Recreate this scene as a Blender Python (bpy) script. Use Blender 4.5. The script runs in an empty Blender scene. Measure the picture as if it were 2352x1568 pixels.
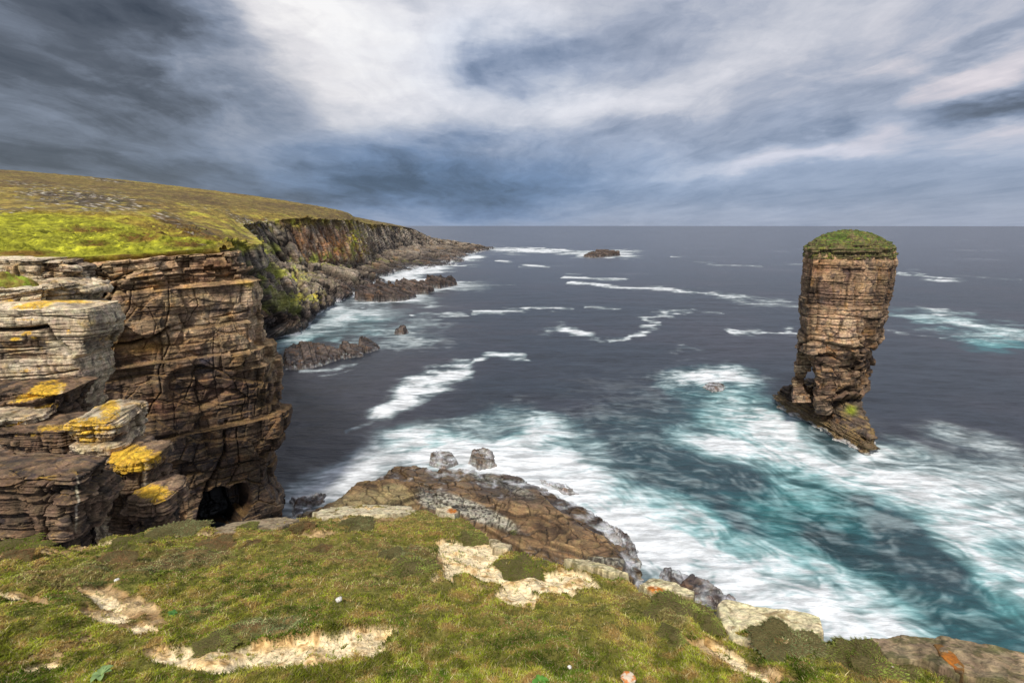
import bpy, math, time
import numpy as np
T0 = time.time()
R = math.radians
SC = bpy.context.scene
COL = SC.collection
rng = np.random.default_rng(11)

# ------------------------------------------------------------------ camera maths (survey of the photograph)
FP, CAMH = 1176.0, 37.0
PITCH = math.atan(267 / 1176)
CP, SP = math.cos(PITCH), math.sin(PITCH)
def ray(px, py):
    u = (np.asarray(px, float) - 1176) / FP; v = (784 - np.asarray(py, float)) / FP
    return u, CP + v * SP, -SP + v * CP
def at(px, py, Y):
    a, b, c = ray(px, py); t = Y / b
    return np.stack([a * t, b * t, CAMH + c * t], -1)
def sea_at(px, py, z=0.0):
    a, b, c = ray(px, py); t = (z - CAMH) / c
    return np.stack([a * t, b * t, CAMH + c * t], -1)
def project(P):
    f = P[..., 1] * CP - (P[..., 2] - CAMH) * SP
    up = P[..., 1] * SP + (P[..., 2] - CAMH) * CP
    f = np.where(f < 0.3, 0.3, f)
    return 1176 + FP * P[..., 0] / f, 784 - FP * up / f

# ------------------------------------------------------------------ noise
def h32(*ks):
    h = np.uint32(2166136261)
    for k in ks:
        k = np.asarray(k).astype(np.int64).astype(np.uint32) if not np.isscalar(k) else np.uint32(int(k) & 0xffffffff)
        h = (h ^ k) * np.uint32(16777619)
        h = h ^ (h >> np.uint32(15)); h = h * np.uint32(2246822519); h = h ^ (h >> np.uint32(13))
    return h
def hf(*ks): return h32(*ks).astype(np.float32) / np.float32(4294967295.0)
_g = rng.normal(size=(256, 3)).astype(np.float32); _g /= np.linalg.norm(_g, axis=1)[:, None]
_a = rng.uniform(0, 2 * math.pi, 256).astype(np.float32); _g2 = np.stack([np.cos(_a), np.sin(_a)], 1)
def perlin3(x, y, z, seed=0):
    x = np.asarray(x, np.float32); y = np.asarray(y, np.float32); z = np.asarray(z, np.float32)
    X, Y, Z = np.floor(x), np.floor(y), np.floor(z)
    fx, fy, fz = x - X, y - Y, z - Z
    X = X.astype(np.int32); Y = Y.astype(np.int32); Z = Z.astype(np.int32)
    w = [f * f * f * (f * (f * 6 - 15) + 10) for f in (fx, fy, fz)]
    out = np.zeros(x.shape, np.float32)
    for i in (0, 1):
        for j in (0, 1):
            for k in (0, 1):
                g = _g[(h32(X + i, Y + j, Z + k, seed) & np.uint32(255))]
                d = g[..., 0] * (fx - i) + g[..., 1] * (fy - j) + g[..., 2] * (fz - k)
                out += d * (w[0] if i else 1 - w[0]) * (w[1] if j else 1 - w[1]) * (w[2] if k else 1 - w[2])
    return out * 1.6
def perlin2(x, y, seed=0):
    x = np.asarray(x, np.float32); y = np.asarray(y, np.float32)
    X, Y = np.floor(x), np.floor(y); fx, fy = x - X, y - Y
    X = X.astype(np.int32); Y = Y.astype(np.int32)
    wx, wy = [f * f * f * (f * (f * 6 - 15) + 10) for f in (fx, fy)]
    out = np.zeros(x.shape, np.float32)
    for i in (0, 1):
        for j in (0, 1):
            g = _g2[(h32(X + i, Y + j, seed) & np.uint32(255))]
            out += (g[..., 0] * (fx - i) + g[..., 1] * (fy - j)) * (wx if i else 1 - wx) * (wy if j else 1 - wy)
    return out * 1.5
def fbm3(P, s, o=4, seed=0, gain=.5, sz=None):
    t = 0; a = 1.0; sz = s if sz is None else sz; n = 0
    for k in range(o):
        t = t + a * perlin3(P[..., 0] * s, P[..., 1] * s, P[..., 2] * sz, seed + k * 7); n += a
        s *= 2.03; sz *= 2.03; a *= gain
    return t / n
def fbm2(x, y, s, o=4, seed=0, gain=.5):
    t = 0; a = 1.0; n = 0
    for k in range(o):
        t = t + a * perlin2(x * s, y * s, seed + k * 7); n += a
        s *= 2.03; a *= gain
    return t / n
def worley2(x, y, k, seed=0):
    x = np.asarray(x, np.float32); y = np.asarray(y, np.float32)
    X = np.floor(x).astype(np.int32); Y = np.floor(y).astype(np.int32)
    f1 = np.full(x.shape, 9., np.float32); f2 = f1.copy(); cid = np.zeros(x.shape, np.float32)
    for i in (-1, 0, 1):
        for j in (-1, 0, 1):
            h = h32(X + i, Y + j, k, seed)
            cx = X + i + .1 + .8 * (h & np.uint32(65535)).astype(np.float32) / 65535
            cy = Y + j + .1 + .8 * (h >> np.uint32(16)).astype(np.float32) / 65535
            d = np.hypot(cx - x, cy - y)
            c = hf(X + i, Y + j, k, seed + 5)
            m = d < f1
            f2 = np.where(m, f1, np.minimum(f2, d)); cid = np.where(m, c, cid); f1 = np.where(m, d, f1)
    return f1, f2 - f1, cid
def worley3(x, y, z, seed=0):
    x = np.asarray(x, np.float32); y = np.asarray(y, np.float32); z = np.asarray(z, np.float32)
    X = np.floor(x).astype(np.int32); Y = np.floor(y).astype(np.int32); Z = np.floor(z).astype(np.int32)
    f1 = np.full(x.shape, 9., np.float32); f2 = f1.copy(); cid = np.zeros(x.shape, np.float32)
    for i in (-1, 0, 1):
        for j in (-1, 0, 1):
            for k in (-1, 0, 1):
                h = h32(X + i, Y + j, Z + k, seed)
                cx = X + i + (h & np.uint32(1023)).astype(np.float32) / 1023
                cy = Y + j + ((h >> np.uint32(10)) & np.uint32(1023)).astype(np.float32) / 1023
                cz = Z + k + ((h >> np.uint32(20)) & np.uint32(1023)).astype(np.float32) / 1023
                d = np.sqrt((cx - x) ** 2 + (cy - y) ** 2 + (cz - z) ** 2)
                c = hf(X + i, Y + j, Z + k, seed + 5)
                m = d < f1
                f2 = np.where(m, f1, np.minimum(f2, d)); cid = np.where(m, c, cid); f1 = np.where(m, d, f1)
    return f1, f2 - f1, cid
def sm(a, b, x):
    t = np.clip((x - a) / (b - a), 0, 1); return t * t * (3 - 2 * t)
def lerp(a, b, t): return a + (b - a) * t
def mixc(a, b, t): return a + (np.asarray(b, np.float32) - a) * np.asarray(t)[..., None]
_lay = {}
def layers(b, T, seed):
    key = (round(T, 3), seed)
    if key not in _lay:
        r = np.random.default_rng(seed * 77 + 3)
        _lay[key] = -120 + np.cumsum(T * (.35 + r.gamma(1.6, .42, int(420 / T) + 20)))
    B = _lay[key]
    k = np.clip(np.searchsorted(B, b), 1, len(B) - 1)
    fr = (b - B[k - 1]) / (B[k] - B[k - 1])
    return k.astype(np.int32), fr.astype(np.float32), (B[k] - B[k - 1]).astype(np.float32)

# pixel-space helpers: shapes traced on the photograph, evaluated at real surface points
def seg_d(px, py, pts):
    d = np.full(px.shape, 1e9)
    for (ax, ay), (bx, by) in zip(pts[:-1], pts[1:]):
        dx, dy = bx - ax, by - ay
        t = np.clip(((px - ax) * dx + (py - ay) * dy) / (dx * dx + dy * dy + 1e-9), 0, 1)
        d = np.minimum(d, np.hypot(px - ax - t * dx, py - ay - t * dy))
    return d
def ell(px, py, e):
    cx, cy, rx, ry = e[:4]; a = R(e[4]) if len(e) > 4 else 0
    dx, dy = px - cx, py - cy
    return np.hypot((dx * math.cos(a) + dy * math.sin(a)) / rx, (-dx * math.sin(a) + dy * math.cos(a)) / ry)
def poly_sd(x, y, pts):
    """signed distance, + inside"""
    d = seg_d(x, y, list(pts) + [pts[0]])
    ins = np.zeros(x.shape, bool); n = len(pts)
    for i in range(n):
        (ax, ay), (bx, by) = pts[i], pts[(i + 1) % n]
        c = ((ay > y) != (by > y)) & (x < (bx - ax) * (y - ay) / (by - ay + 1e-12) + ax)
        ins ^= c
    return np.where(ins, d, -d)

# ------------------------------------------------------------------ meshes
def tag(o, label=None, cat=None, group=None, kind=None):
    if label: o['label'] = label
    if cat: o['category'] = cat
    if group: o['group'] = group
    if kind: o['kind'] = kind
    return o
def link(name, me, mat=None, parent=None):
    o = bpy.data.objects.new(name, me); COL.objects.link(o)
    if mat: me.materials.append(mat)
    if parent: o.parent = parent
    return o
def raw_mesh(name, V, F, attrs, smooth=True):
    """V (n,3); F list of (k, m) int arrays of same-size polygons"""
    me = bpy.data.meshes.new(name)
    V = np.ascontiguousarray(V, np.float32)
    me.vertices.add(len(V)); me.vertices.foreach_set('co', V.ravel())
    li = np.concatenate([f.ravel() for f in F]).astype(np.int32)
    ls = []; s = 0
    for f in F:
        ls.append(s + np.arange(len(f)) * f.shape[1]); s += f.size
    ls = np.concatenate(ls).astype(np.int32)
    me.loops.add(len(li)); me.loops.foreach_set('vertex_index', li)
    me.polygons.add(len(ls)); me.polygons.foreach_set('loop_start', ls)
    me.update(calc_edges=True)
    me.polygons.foreach_set('use_smooth', np.full(len(ls), smooth))
    for k, a in attrs.items():
        a = np.asarray(a, np.float32)
        if a.ndim > 1 and a.shape[-1] == 3:
            a = a.reshape(-1, 3); a = np.concatenate([a, np.ones((len(a), 1), np.float32)], 1)
            at_ = me.attributes.new(k, 'FLOAT_COLOR', 'POINT'); at_.data.foreach_set('color', np.clip(a, 0, 1).ravel())
        else:
            at_ = me.attributes.new(k, 'FLOAT', 'POINT'); at_.data.foreach_set('value', a.ravel())
    me.validate()
    return me
def grid_faces(n, m, wrap=False):
    i = np.arange(n - 1)[:, None]; j = np.arange(m if wrap else m - 1)[None, :]
    j2 = (j + 1) % m
    f = np.stack([i * m + j, i * m + j2, (i + 1) * m + j2, (i + 1) * m + j], -1)
    return f.reshape(-1, 4)
def grid_normals(P, wrap=False):
    if wrap:
        du = np.roll(P, -1, 1) - np.roll(P, 1, 1)
    else:
        du = np.gradient(P, axis=1)
    dv = np.gradient(P, axis=0)
    n = np.cross(du, dv); n /= (np.linalg.norm(n, axis=-1, keepdims=True) + 1e-9)
    return n

# ------------------------------------------------------------------ materials
def nt_new(name):
    m = bpy.data.materials.new(name); m.use_nodes = True
    nt = m.node_tree; nt.nodes.clear(); return m, nt
class NB:
    def __init__(s, nt): s.nt = nt
    def n(s, t, **kw):
        nd = s.nt.nodes.new(t)
        for k, v in kw.items(): setattr(nd, k, v)
        return nd
    def put(s, sock, v):
        if isinstance(v, bpy.types.NodeSocket): s.nt.links.new(v, sock)
        elif v is not None:
            if hasattr(sock.default_value, '__len__') and not hasattr(v, '__len__'): v = [v] * len(sock.default_value)
            if hasattr(v, '__len__') and len(sock.default_value) == 4 and len(v) == 3: v = tuple(v) + (1,)
            sock.default_value = v
    def m(s, op, a, b=None, c=None, clamp=False):
        nd = s.n('ShaderNodeMath', operation=op, use_clamp=clamp)
        for i, v in enumerate((a, b, c)):
            if v is not None: s.put(nd.inputs[i], v)
        return nd.outputs[0]
    def vm(s, op, a, b=None):
        nd = s.n('ShaderNodeVectorMath', operation=op); s.put(nd.inputs[0], a)
        if b is not None: s.put(nd.inputs[1], b)
        return nd.outputs['Value'] if op in ('LENGTH', 'DOT_PRODUCT') else nd.outputs[0]
    def mix(s, f, a, b, mode='MIX'):
        nd = s.n('ShaderNodeMix', data_type='RGBA', blend_type=mode, clamp_factor=True)
        s.put(nd.inputs[0], f); s.put(nd.inputs[6], a); s.put(nd.inputs[7], b); return nd.outputs[2]
    def noise(s, vec, scale, detail=4, rough=.55, dist=0., out='Fac'):
        nd = s.n('ShaderNodeTexNoise'); s.put(nd.inputs['Vector'], vec)
        nd.inputs['Scale'].default_value = scale; nd.inputs['Detail'].default_value = detail
        nd.inputs['Roughness'].default_value = rough; nd.inputs['Distortion'].default_value = dist
        return nd.outputs[out]
    def mr(s, v, a, b, c=0., d=1., interp='SMOOTHSTEP'):
        nd = s.n('ShaderNodeMapRange', interpolation_type=interp)
        for i, q in enumerate((v, a, b, c, d)): s.put(nd.inputs[i], q)
        return nd.outputs[0]
    def mapping(s, vec, loc=(0, 0, 0), rot=(0, 0, 0), scale=(1, 1, 1), typ='POINT'):
        nd = s.n('ShaderNodeMapping', vector_type=typ); s.put(nd.inputs[0], vec)
        nd.inputs[1].default_value = loc; nd.inputs[2].default_value = rot; nd.inputs[3].default_value = scale
        return nd.outputs[0]
    def attr(s, name, out='Color'):
        nd = s.n('ShaderNodeAttribute', attribute_name=name); return nd.outputs[out]
    def bump(s, h, dist, strength=1., normal=None):
        nd = s.n('ShaderNodeBump'); s.put(nd.inputs['Height'], h); nd.inputs['Distance'].default_value = dist
        nd.inputs['Strength'].default_value = strength
        if normal is not None: s.put(nd.inputs['Normal'], normal)
        return nd.outputs[0]
def out_bsdf(b, col, rough=.9, normal=None, spec=.3, **kw):
    p = b.n('ShaderNodeBsdfPrincipled'); b.put(p.inputs['Base Color'], col); b.put(p.inputs['Roughness'], rough)
    b.put(p.inputs['Specular IOR Level'], spec)
    if normal is not None: b.put(p.inputs['Normal'], normal)
    for k, v in kw.items(): b.put(p.inputs[k], v)
    o = b.n('ShaderNodeOutputMaterial'); b.nt.links.new(p.outputs[0], o.inputs[0]); return p

def rock_material(name, s=1.0, contrast=.7, bumpd=.06):
    """layered flagstone: colour painted by bed and joint (attribute Col), fine grain and bedding lines on top"""
    m, nt = nt_new(name); b = NB(nt)
    pos = b.n('ShaderNodeNewGeometry').outputs['Position']
    wob = b.noise(pos, .6 / s, 3, out='Color')
    p2 = b.vm('ADD', pos, b.vm('MULTIPLY', wob, (.35 * s, .35 * s, .35 * s)))
    beds = b.noise(b.mapping(p2, rot=(R(3), R(-4), 0), scale=(.5, .5, 7)), 1.0 / s, 5, .65)
    beds2 = b.noise(b.mapping(p2, rot=(R(3), R(-4), 0), scale=(.8, .8, 26)), 1.0 / s, 3, .6)
    grain = b.noise(pos, 7 / s, 7, .7)
    blot = b.noise(pos, 1.7 / s, 5, .65)
    vert = b.noise(b.mapping(p2, scale=(3.2, 3.2, .35)), 1.0 / s, 4, .6)
    f = b.m('MULTIPLY', b.mr(beds, .3, .7, 1 - contrast * .55, 1 + contrast * .5), b.mr(grain, .25, .75, 1 - contrast * .6, 1 + contrast * .6))
    f = b.m('MULTIPLY', f, b.mr(blot, .3, .7, 1 - contrast * .3, 1 + contrast * .3))
    f = b.m('MULTIPLY', f, b.mr(vert, .3, .7, .86, 1.14))
    f = b.m('MULTIPLY', f, b.mr(beds2, .32, .42, 1 - contrast * .45, 1))
    c = b.mix(1., b.attr('Col'), f, 'MULTIPLY')
    warm = b.noise(pos, .9 / s, 4, .6, out='Color')
    c = b.mix(.16, c, b.mix(1., c, b.mix(1., warm, (2, 2, 2), 'MULTIPLY'), 'MULTIPLY'))
    h = b.m('ADD', b.m('MULTIPLY', beds, .8), b.m('MULTIPLY', grain, .35))
    h = b.m('ADD', h, b.m('MULTIPLY', b.mr(beds2, .3, .45), .45))
    nrm = b.bump(h, bumpd * s, .9)
    wet = b.attr('wet', 'Fac')
    out_bsdf(b, c, b.mr(wet, 0, 1, .92, .38), nrm, .35)
    return m
M_ROCK = rock_material('flagstone', 1.0)
M_ROCKN = rock_material('near_flagstone', .45)
M_ROCKF = rock_material('far_flagstone', 3.0, .9)
M_SHELF = rock_material('shelf_rock', .7, .4, .03)
M_SLAB = rock_material('lichen_slab', .09, .38)

# ------------------------------------------------------------------ rock sculpting
def rock_disp(P, scales, dip=(0, 0), seed=0, warp=.35, gk=.38):
    """bedded, jointed rock: displacement (m) and cavity / tone fields"""
    x, y, z = P[..., 0], P[..., 1], P[..., 2]
    b = z + dip[0] * x + dip[1] * y + warp * fbm3(P, .11, 3, seed + 90)
    wx = x + .5 * fbm3(P, .35, 2, seed + 50); wy = y + .5 * fbm3(P, .35, 2, seed + 60)
    d = np.zeros(x.shape, np.float32); cav = np.zeros(x.shape, np.float32); tone = np.zeros(x.shape, np.float32)
    tot = 0
    for q, (T, wd, A) in enumerate(scales):
        k, fr, th = layers(b, T, seed + q)
        _, e, c = worley2(wx / wd, wy / wd, k, seed + 20 + q)
        l = hf(k, seed + 31 + q)
        d += A * (c - .5) * 1.3 + A * (l - .5) * 1.2
        gap = np.minimum(fr, 1 - fr) * th
        g = np.exp(-(gap / (.045 * T + .012)) ** 2) * (l * .6 + .4)
        j = np.exp(-(e * wd / (.05 * wd + .01)) ** 2) * .8
        cr = np.maximum(g, j)
        d -= A * gk * cr
        cav = np.maximum(cav, cr * (.85, .6, .42, .3, .3)[q])
        wgt = 1. / (1 + q); tone += wgt * (c * .5 + l * .5); tot += wgt
    return d, cav, tone / tot
def paint_rock(P, N, cav, tone, pal, seed=0, blot=.12):
    """pal: dict(light, mid, dark, warm, stain)"""
    n1 = fbm3(P, blot, 4, seed + 200); n2 = fbm3(P, blot * 2.7, 4, seed + 300); n3 = fbm3(P, blot * 5, 3, seed + 400)
    t = np.clip(tone + n1 * .55 + n2 * .25, 0, 1)
    c = np.broadcast_to(np.asarray(pal['mid'], np.float32), P.shape).copy()
    c = mixc(c, pal['light'], sm(.5, .8, t)); c = mixc(c, pal['dark'], sm(.5, .2, t))
    c = mixc(c, pal['warm'], sm(.12, .4, n2) * .75)
    c = mixc(c, pal['stain'], sm(.16, .36, -n3 + n1 * .4) * .7)
    c *= (1 - .90 * np.clip(cav, 0, 1))[..., None]  # occlusion shade painted into cracks and bed gaps
    return c
PAL = dict(light=(.84, .62, .38), mid=(.60, .41, .235), dark=(.24, .16, .10), warm=(.66, .36, .12), stain=(.075, .06, .06))
PALD = dict(light=(.20, .15, .11), mid=(.115, .082, .06), dark=(.05, .037, .03), warm=(.20, .105, .045), stain=(.035, .03, .032))
PALS = dict(light=(.14, .105, .085), mid=(.075, .055, .045), dark=(.03, .024, .022), warm=(.15, .08, .04), stain=(.025, .022, .024))
YEL = (.62, .36, .02)
def blendpal(P, N, cav, tone, A, B, t, seed=0, blot=.12):
    a = paint_rock(P, N, cav, tone, A, seed, blot); b = paint_rock(P, N, cav, tone, B, seed, blot)
    return a + (b - a) * t[..., None]

def resample(poly, cnt):
    out = []
    n = len(poly)
    for i in range(n):
        a = np.asarray(poly[i], float); c = np.asarray(poly[(i + 1) % n], float)
        for t in np.arange(cnt[i]) / cnt[i]: out.append(a + (c - a) * t)
    return np.array(out)
def round_ring(A, k):
    for _ in range(k): A = (np.roll(A, 1, 0) + 2 * A + np.roll(A, -1, 0)) / 4
    return A
def loft_grid(zs, polys, cnt, nz, rnd, cap=30, dome=.15):
    """zs ascending levels with footprint polygons; returns (rows, cols, 3), rows go up the wall then across the top"""
    rings = np.array([round_ring(resample(p, cnt), rnd) for p in polys])
    zz = np.linspace(zs[0], zs[-1], nz)
    P = np.zeros((nz, rings.shape[1], 3))
    for i in range(rings.shape[1]):
        P[:, i, 0] = np.interp(zz, zs, rings[:, i, 0]); P[:, i, 1] = np.interp(zz, zs, rings[:, i, 1])
    P[:, :, 2] = zz[:, None]
    c = P[-1].mean(0); rows = []
    for t in np.linspace(0, 1, cap + 1)[1:]:
        t = t ** 1.3
        r = P[-1] + (c - P[-1]) * min(t, .995); r[:, 2] = zz[-1] + dome * math.sin(t * math.pi / 2); rows.append(r)
    return np.concatenate([P, np.array(rows)], 0)
def rock_loft(name, zs, polys, cnt, nz, rnd, scales, seed, dip=(0, 0), mat=None, cap=30, dome=.15, color=None, sculpt=None,
              parent=None, rough=.05, wetz=4., topflat=.25, zfun=None):
    P = loft_grid(zs, polys, cnt, nz, rnd, cap, dome)
    N = grid_normals(P, True)
    up = np.clip(N[..., 2], 0, 1)
    d, cav, tone = rock_disp(P, scales, dip, seed)
    px, py = project(P)
    S = scales[0][2]
    d = d + S * .5 * fbm3(P, .16 / max(S, .2), 4, seed + 500) + rough * fbm3(P, 1.8, 4, seed + 510)
    if sculpt is not None:
        dd, cc = sculpt(px, py, P, N); d = d + dd; cav = np.maximum(cav, cc)
    amp = np.where(up > .6, topflat, 1.)
    Q = P + N * (d * amp)[..., None]
    Q[..., 2] += rough * .4 * fbm3(P, 3, 3, seed + 77)
    if zfun is not None: Q[..., 2] += zfun(Q)
    N2 = grid_normals(Q, True)
    c = color(Q, N2, cav, tone, px, py, N)
    wet = sm(wetz + 2, wetz - 2, Q[..., 2])
    n, m = Q.shape[:2]
    me = raw_mesh(name, Q.reshape(-1, 3), [grid_faces(n, m, True)], dict(Col=c.reshape(-1, 3), wet=wet.ravel()))
    return link(name, me, mat or M_ROCK, parent)
def speckle(P, s, seed, a=.1, b=.3):
    return sm(a, b, fbm3(P, s, 4, seed))

# ================================================================== CAMERA, SUN, SKY
cam = bpy.data.cameras.new('camera'); co = bpy.data.objects.new('camera', cam); COL.objects.link(co)
co.location = (0, 0, CAMH); co.rotation_euler = (R(90) - PITCH, 0, 0)
cam.lens = 18; cam.sensor_width = 36; cam.clip_start = .05; cam.clip_end = 120000
SC.camera = co
SUN_AZ, SUN_EL = R(198), R(53)            # azimuth from +Y clockwise: behind the viewer, a little left
sl = bpy.data.lights.new('sun', 'SUN'); so = bpy.data.objects.new('sun', sl); COL.objects.link(so)
so.rotation_euler = (R(90) - SUN_EL, 0, -SUN_AZ + R(180)); sl.energy = 4.0; sl.angle = R(9); sl.color = (1, .93, .82)
wd = bpy.data.worlds.new('World'); SC.world = wd; wd.use_nodes = True
wt = wd.node_tree; wt.nodes.clear(); b = NB(wt)
sky = b.n('ShaderNodeTexSky', sky_type='NISHITA'); sky.sun_disc = False
sky.sun_elevation = SUN_EL; sky.sun_rotation = SUN_AZ
D = b.n('ShaderNodeTexCoord').outputs['Generated']
sep = b.n('ShaderNodeSeparateXYZ'); b.put(sep.inputs[0], D)
dx, dy, dz = sep.outputs
az = b.m('ARCTAN2', dx, dy); el = b.m('ARCSINE', dz)
zc = b.m('ADD', b.m('MAXIMUM', dz, 0.), .10)
cxy = b.n('ShaderNodeCombineXYZ'); b.put(cxy.inputs[0], b.m('DIVIDE', dx, zc)); b.put(cxy.inputs[1], b.m('DIVIDE', dy, zc))
plane = cxy.outputs[0]
# the cloud deck streams towards a point low on the horizon, left of centre
st = b.mapping(plane, rot=(0, 0, R(-16)), scale=(1, .42, 1))
wob = b.noise(plane, .7, 3, .5, out='Color')
st2 = b.vm('ADD', st, b.vm('MULTIPLY', b.vm('SUBTRACT', wob, (.5, .5, .5)), (.55, .35, 0)))
nA = b.noise(st2, .9, 6, .52); nB = b.noise(b.mapping(st2, loc=(7, 3, 1)), 2.6, 7, .6)
nC = b.noise(b.mapping(st2, loc=(-4, 9, 2), scale=(1, .45, 1)), 1.5, 5, .5)
ae = b.n('ShaderNodeCombineXYZ'); b.put(ae.inputs[0], az); b.put(ae.inputs[1], el)
azel = ae.outputs[0]
wv = b.noise(b.mapping(azel, scale=(1, 2.6, 1)), 2.6, 5, .55, out='Color')
azw = b.vm('ADD', azel, b.vm('MULTIPLY', b.vm('SUBTRACT', wv, (.5, .5, .5)), (.30, .12, 0)))
wv2 = b.noise(b.mapping(azel, loc=(3, 1, 0), scale=(1, 3.2, 1)), 7, 5, .6, out='Color')
azw = b.vm('ADD', azw, b.vm('MULTIPLY', b.vm('SUBTRACT', wv2, (.5, .5, .5)), (.15, .06, 0)))
def blob(px, py, rx, ry, rot, amp):
    a, c, e = ray(px, py); L = math.sqrt(a * a + c * c + e * e)
    A, E = math.atan2(a, c), math.asin(e / L)
    v = b.mapping(azw, loc=(A, E, 0), rot=(0, 0, R(rot)), scale=(rx / 1176 * .82, ry / 1176 * .82, 1), typ='TEXTURE')
    return b.m('MULTIPLY', b.m('EXPONENT', b.m('MULTIPLY', b.vm('DOT_PRODUCT', v, v), -1.)), amp)
# brightness of the deck: bright opening high left of centre, slate masses to the left, blue rain band low
BL = [(730, 40, 170, 150, 20, .30), (930, 110, 240, 120, -10, .20), (820, 190, 200, 80, 0, .10), (640, 10, 120, 90, 0, .16), (1190, 30, 130, 60, 0, .18),
      (40, 130, 420, 240, 0, -.36), (400, 10, 260, 100, 0, -.34), (150, 370, 330, 40, 0, -.16), (380, 230, 200, 60, 0, -.08), (470, 160, 90, 40, 0, .12),
      (1160, 145, 160, 50, 10, -.30), (1450, 95, 200, 60, 8, -.17), (1560, 20, 200, 60, 8, -.07),
      (900, 225, 330, 60, 0, .13), (1450, 225, 240, 35, 14, .13), (700, 300, 260, 60, 0, .06),
      (980, 430, 440, 66, 0, -.30), (1000, 350, 230, 50, 0, -.12), (700, 455, 250, 25, 0, -.10),
      (1450, 320, 330, 25, 4, -.07), (1750, 375, 260, 18, 3, .18), (2200, 205, 220, 40, 24, .22), (2290, 225, 190, 32, 14, -.36), (1950, 285, 240, 22, 8, -.14),
      (2200, 300, 280, 22, 4, .16), (1900, 60, 420, 130, 14, .06), (1250, 250, 420, 50, 6, .10), (2150, 90, 260, 60, 24, -.06), (2300, 20, 150, 30, 28, .14), (2000, 45, 200, 30, 22, .05), (2330, 45, 60, 30, 30, -.2), (2000, 440, 500, 40, 0, -.08),
      (1350, 500, 900, 18, 0, .02), (1800, 160, 200, 40, 25, -.08)]
s_ = None
for q in BL:
    v = blob(*q); s_ = v if s_ is None else b.m('ADD', s_, v)
nD = b.noise(b.mapping(b.vm('ADD', st, b.vm('MULTIPLY', b.vm('SUBTRACT', wob, (.5, .5, .5)), (.9, .8, 0))), loc=(2, 5, 7), scale=(1, .8, 1)), 3.4, 8, .62, .3)
tex = b.m('ADD', b.m('MULTIPLY', b.m('SUBTRACT', nA, .5), .50), b.m('MULTIPLY', b.m('SUBTRACT', nB, .5), .60))
tex = b.m('ADD', tex, b.m('MULTIPLY', b.m('SUBTRACT', nD, .5), .95))
tex = b.m('ADD', tex, b.m('MULTIPLY', b.m('SUBTRACT', nC, .5), .35))
nE = b.noise(b.mapping(azw, rot=(0, 0, R(-10)), scale=(1, 2.3, 1)), 7, 9, .62, .35)
tex = b.m('ADD', tex, b.m('MULTIPLY', b.m('SUBTRACT', nE, .5), 1.0))
hz = b.mr(el, 0., .22, .35, 1.)
val = b.m('ADD', b.m('ADD', b.mr(el, 0, .35, .49, .60), b.m('MULTIPLY', s_, .95)), b.m('MULTIPLY', tex, b.m('MULTIPLY', hz, .41)))
cr = b.n('ShaderNodeValToRGB'); b.put(cr.inputs[0], val)
els = cr.color_ramp.elements
els[0].position = 0.0; els[0].color = (.035, .045, .065, 1)
els[1].position = 1.0; els[1].color = (.93, .93, .95, 1)
for p_, c_ in ((.18, (.090, .108, .145)), (.36, (.21, .255, .35)), (.52, (.37, .41, .51)), (.66, (.55, .57, .64)), (.82, (.74, .74, .79))):
    e_ = els.new(p_); e_.color = c_ + (1,)
blue = b.m('ADD', blob(1000, 430, 420, 90, 0, .9), b.m('ADD', blob(1700, 420, 800, 110, 0, .35), blob(1160, 145, 260, 90, 0, .25)))
cl = b.mix(blue, cr.outputs[0], b.mix(1., cr.outputs[0], (.72, .97, 1.24), 'MULTIPLY'))
grey = blob(100, 150, 560, 400, 0, .8)
cl = b.mix(grey, cl, b.mix(1., cl, (1.06, 1.0, .90), 'MULTIPLY'))
pink = b.m('MULTIPLY', blob(2150, 260, 520, 160, 10, .8), b.mr(val, .5, .7))
cl = b.mix(pink, cl, b.mix(1., cl, (1.10, .98, .95), 'MULTIPLY'))
# under the horizon the deck simply repeats a dull sea tone; a little clear sky is left in it
cl10 = b.mix(1., cl, (10.5, 10.5, 10.5), 'MULTIPLY')
mixed = b.mix(.93, sky.outputs[0], cl10)
bgn = b.n('ShaderNodeBackground'); b.put(bgn.inputs[0], mixed); bgn.inputs[1].default_value = .1
ow = b.n('ShaderNodeOutputWorld'); wt.links.new(bgn.outputs[0], ow.inputs[0])
wd.cycles.sampling_method = 'MANUAL'; wd.cycles.sample_map_resolution = 512
SC.view_settings.view_transform = 'Standard'; SC.view_settings.look = 'None'; SC.view_settings.exposure = 0
SC.cycles.max_bounces = 5; SC.cycles.diffuse_bounces = 3; SC.cycles.glossy_bounces = 2; SC.cycles.transmission_bounces = 2; SC.cycles.transparent_max_bounces = 6
SC.cycles.use_denoising = True

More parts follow.
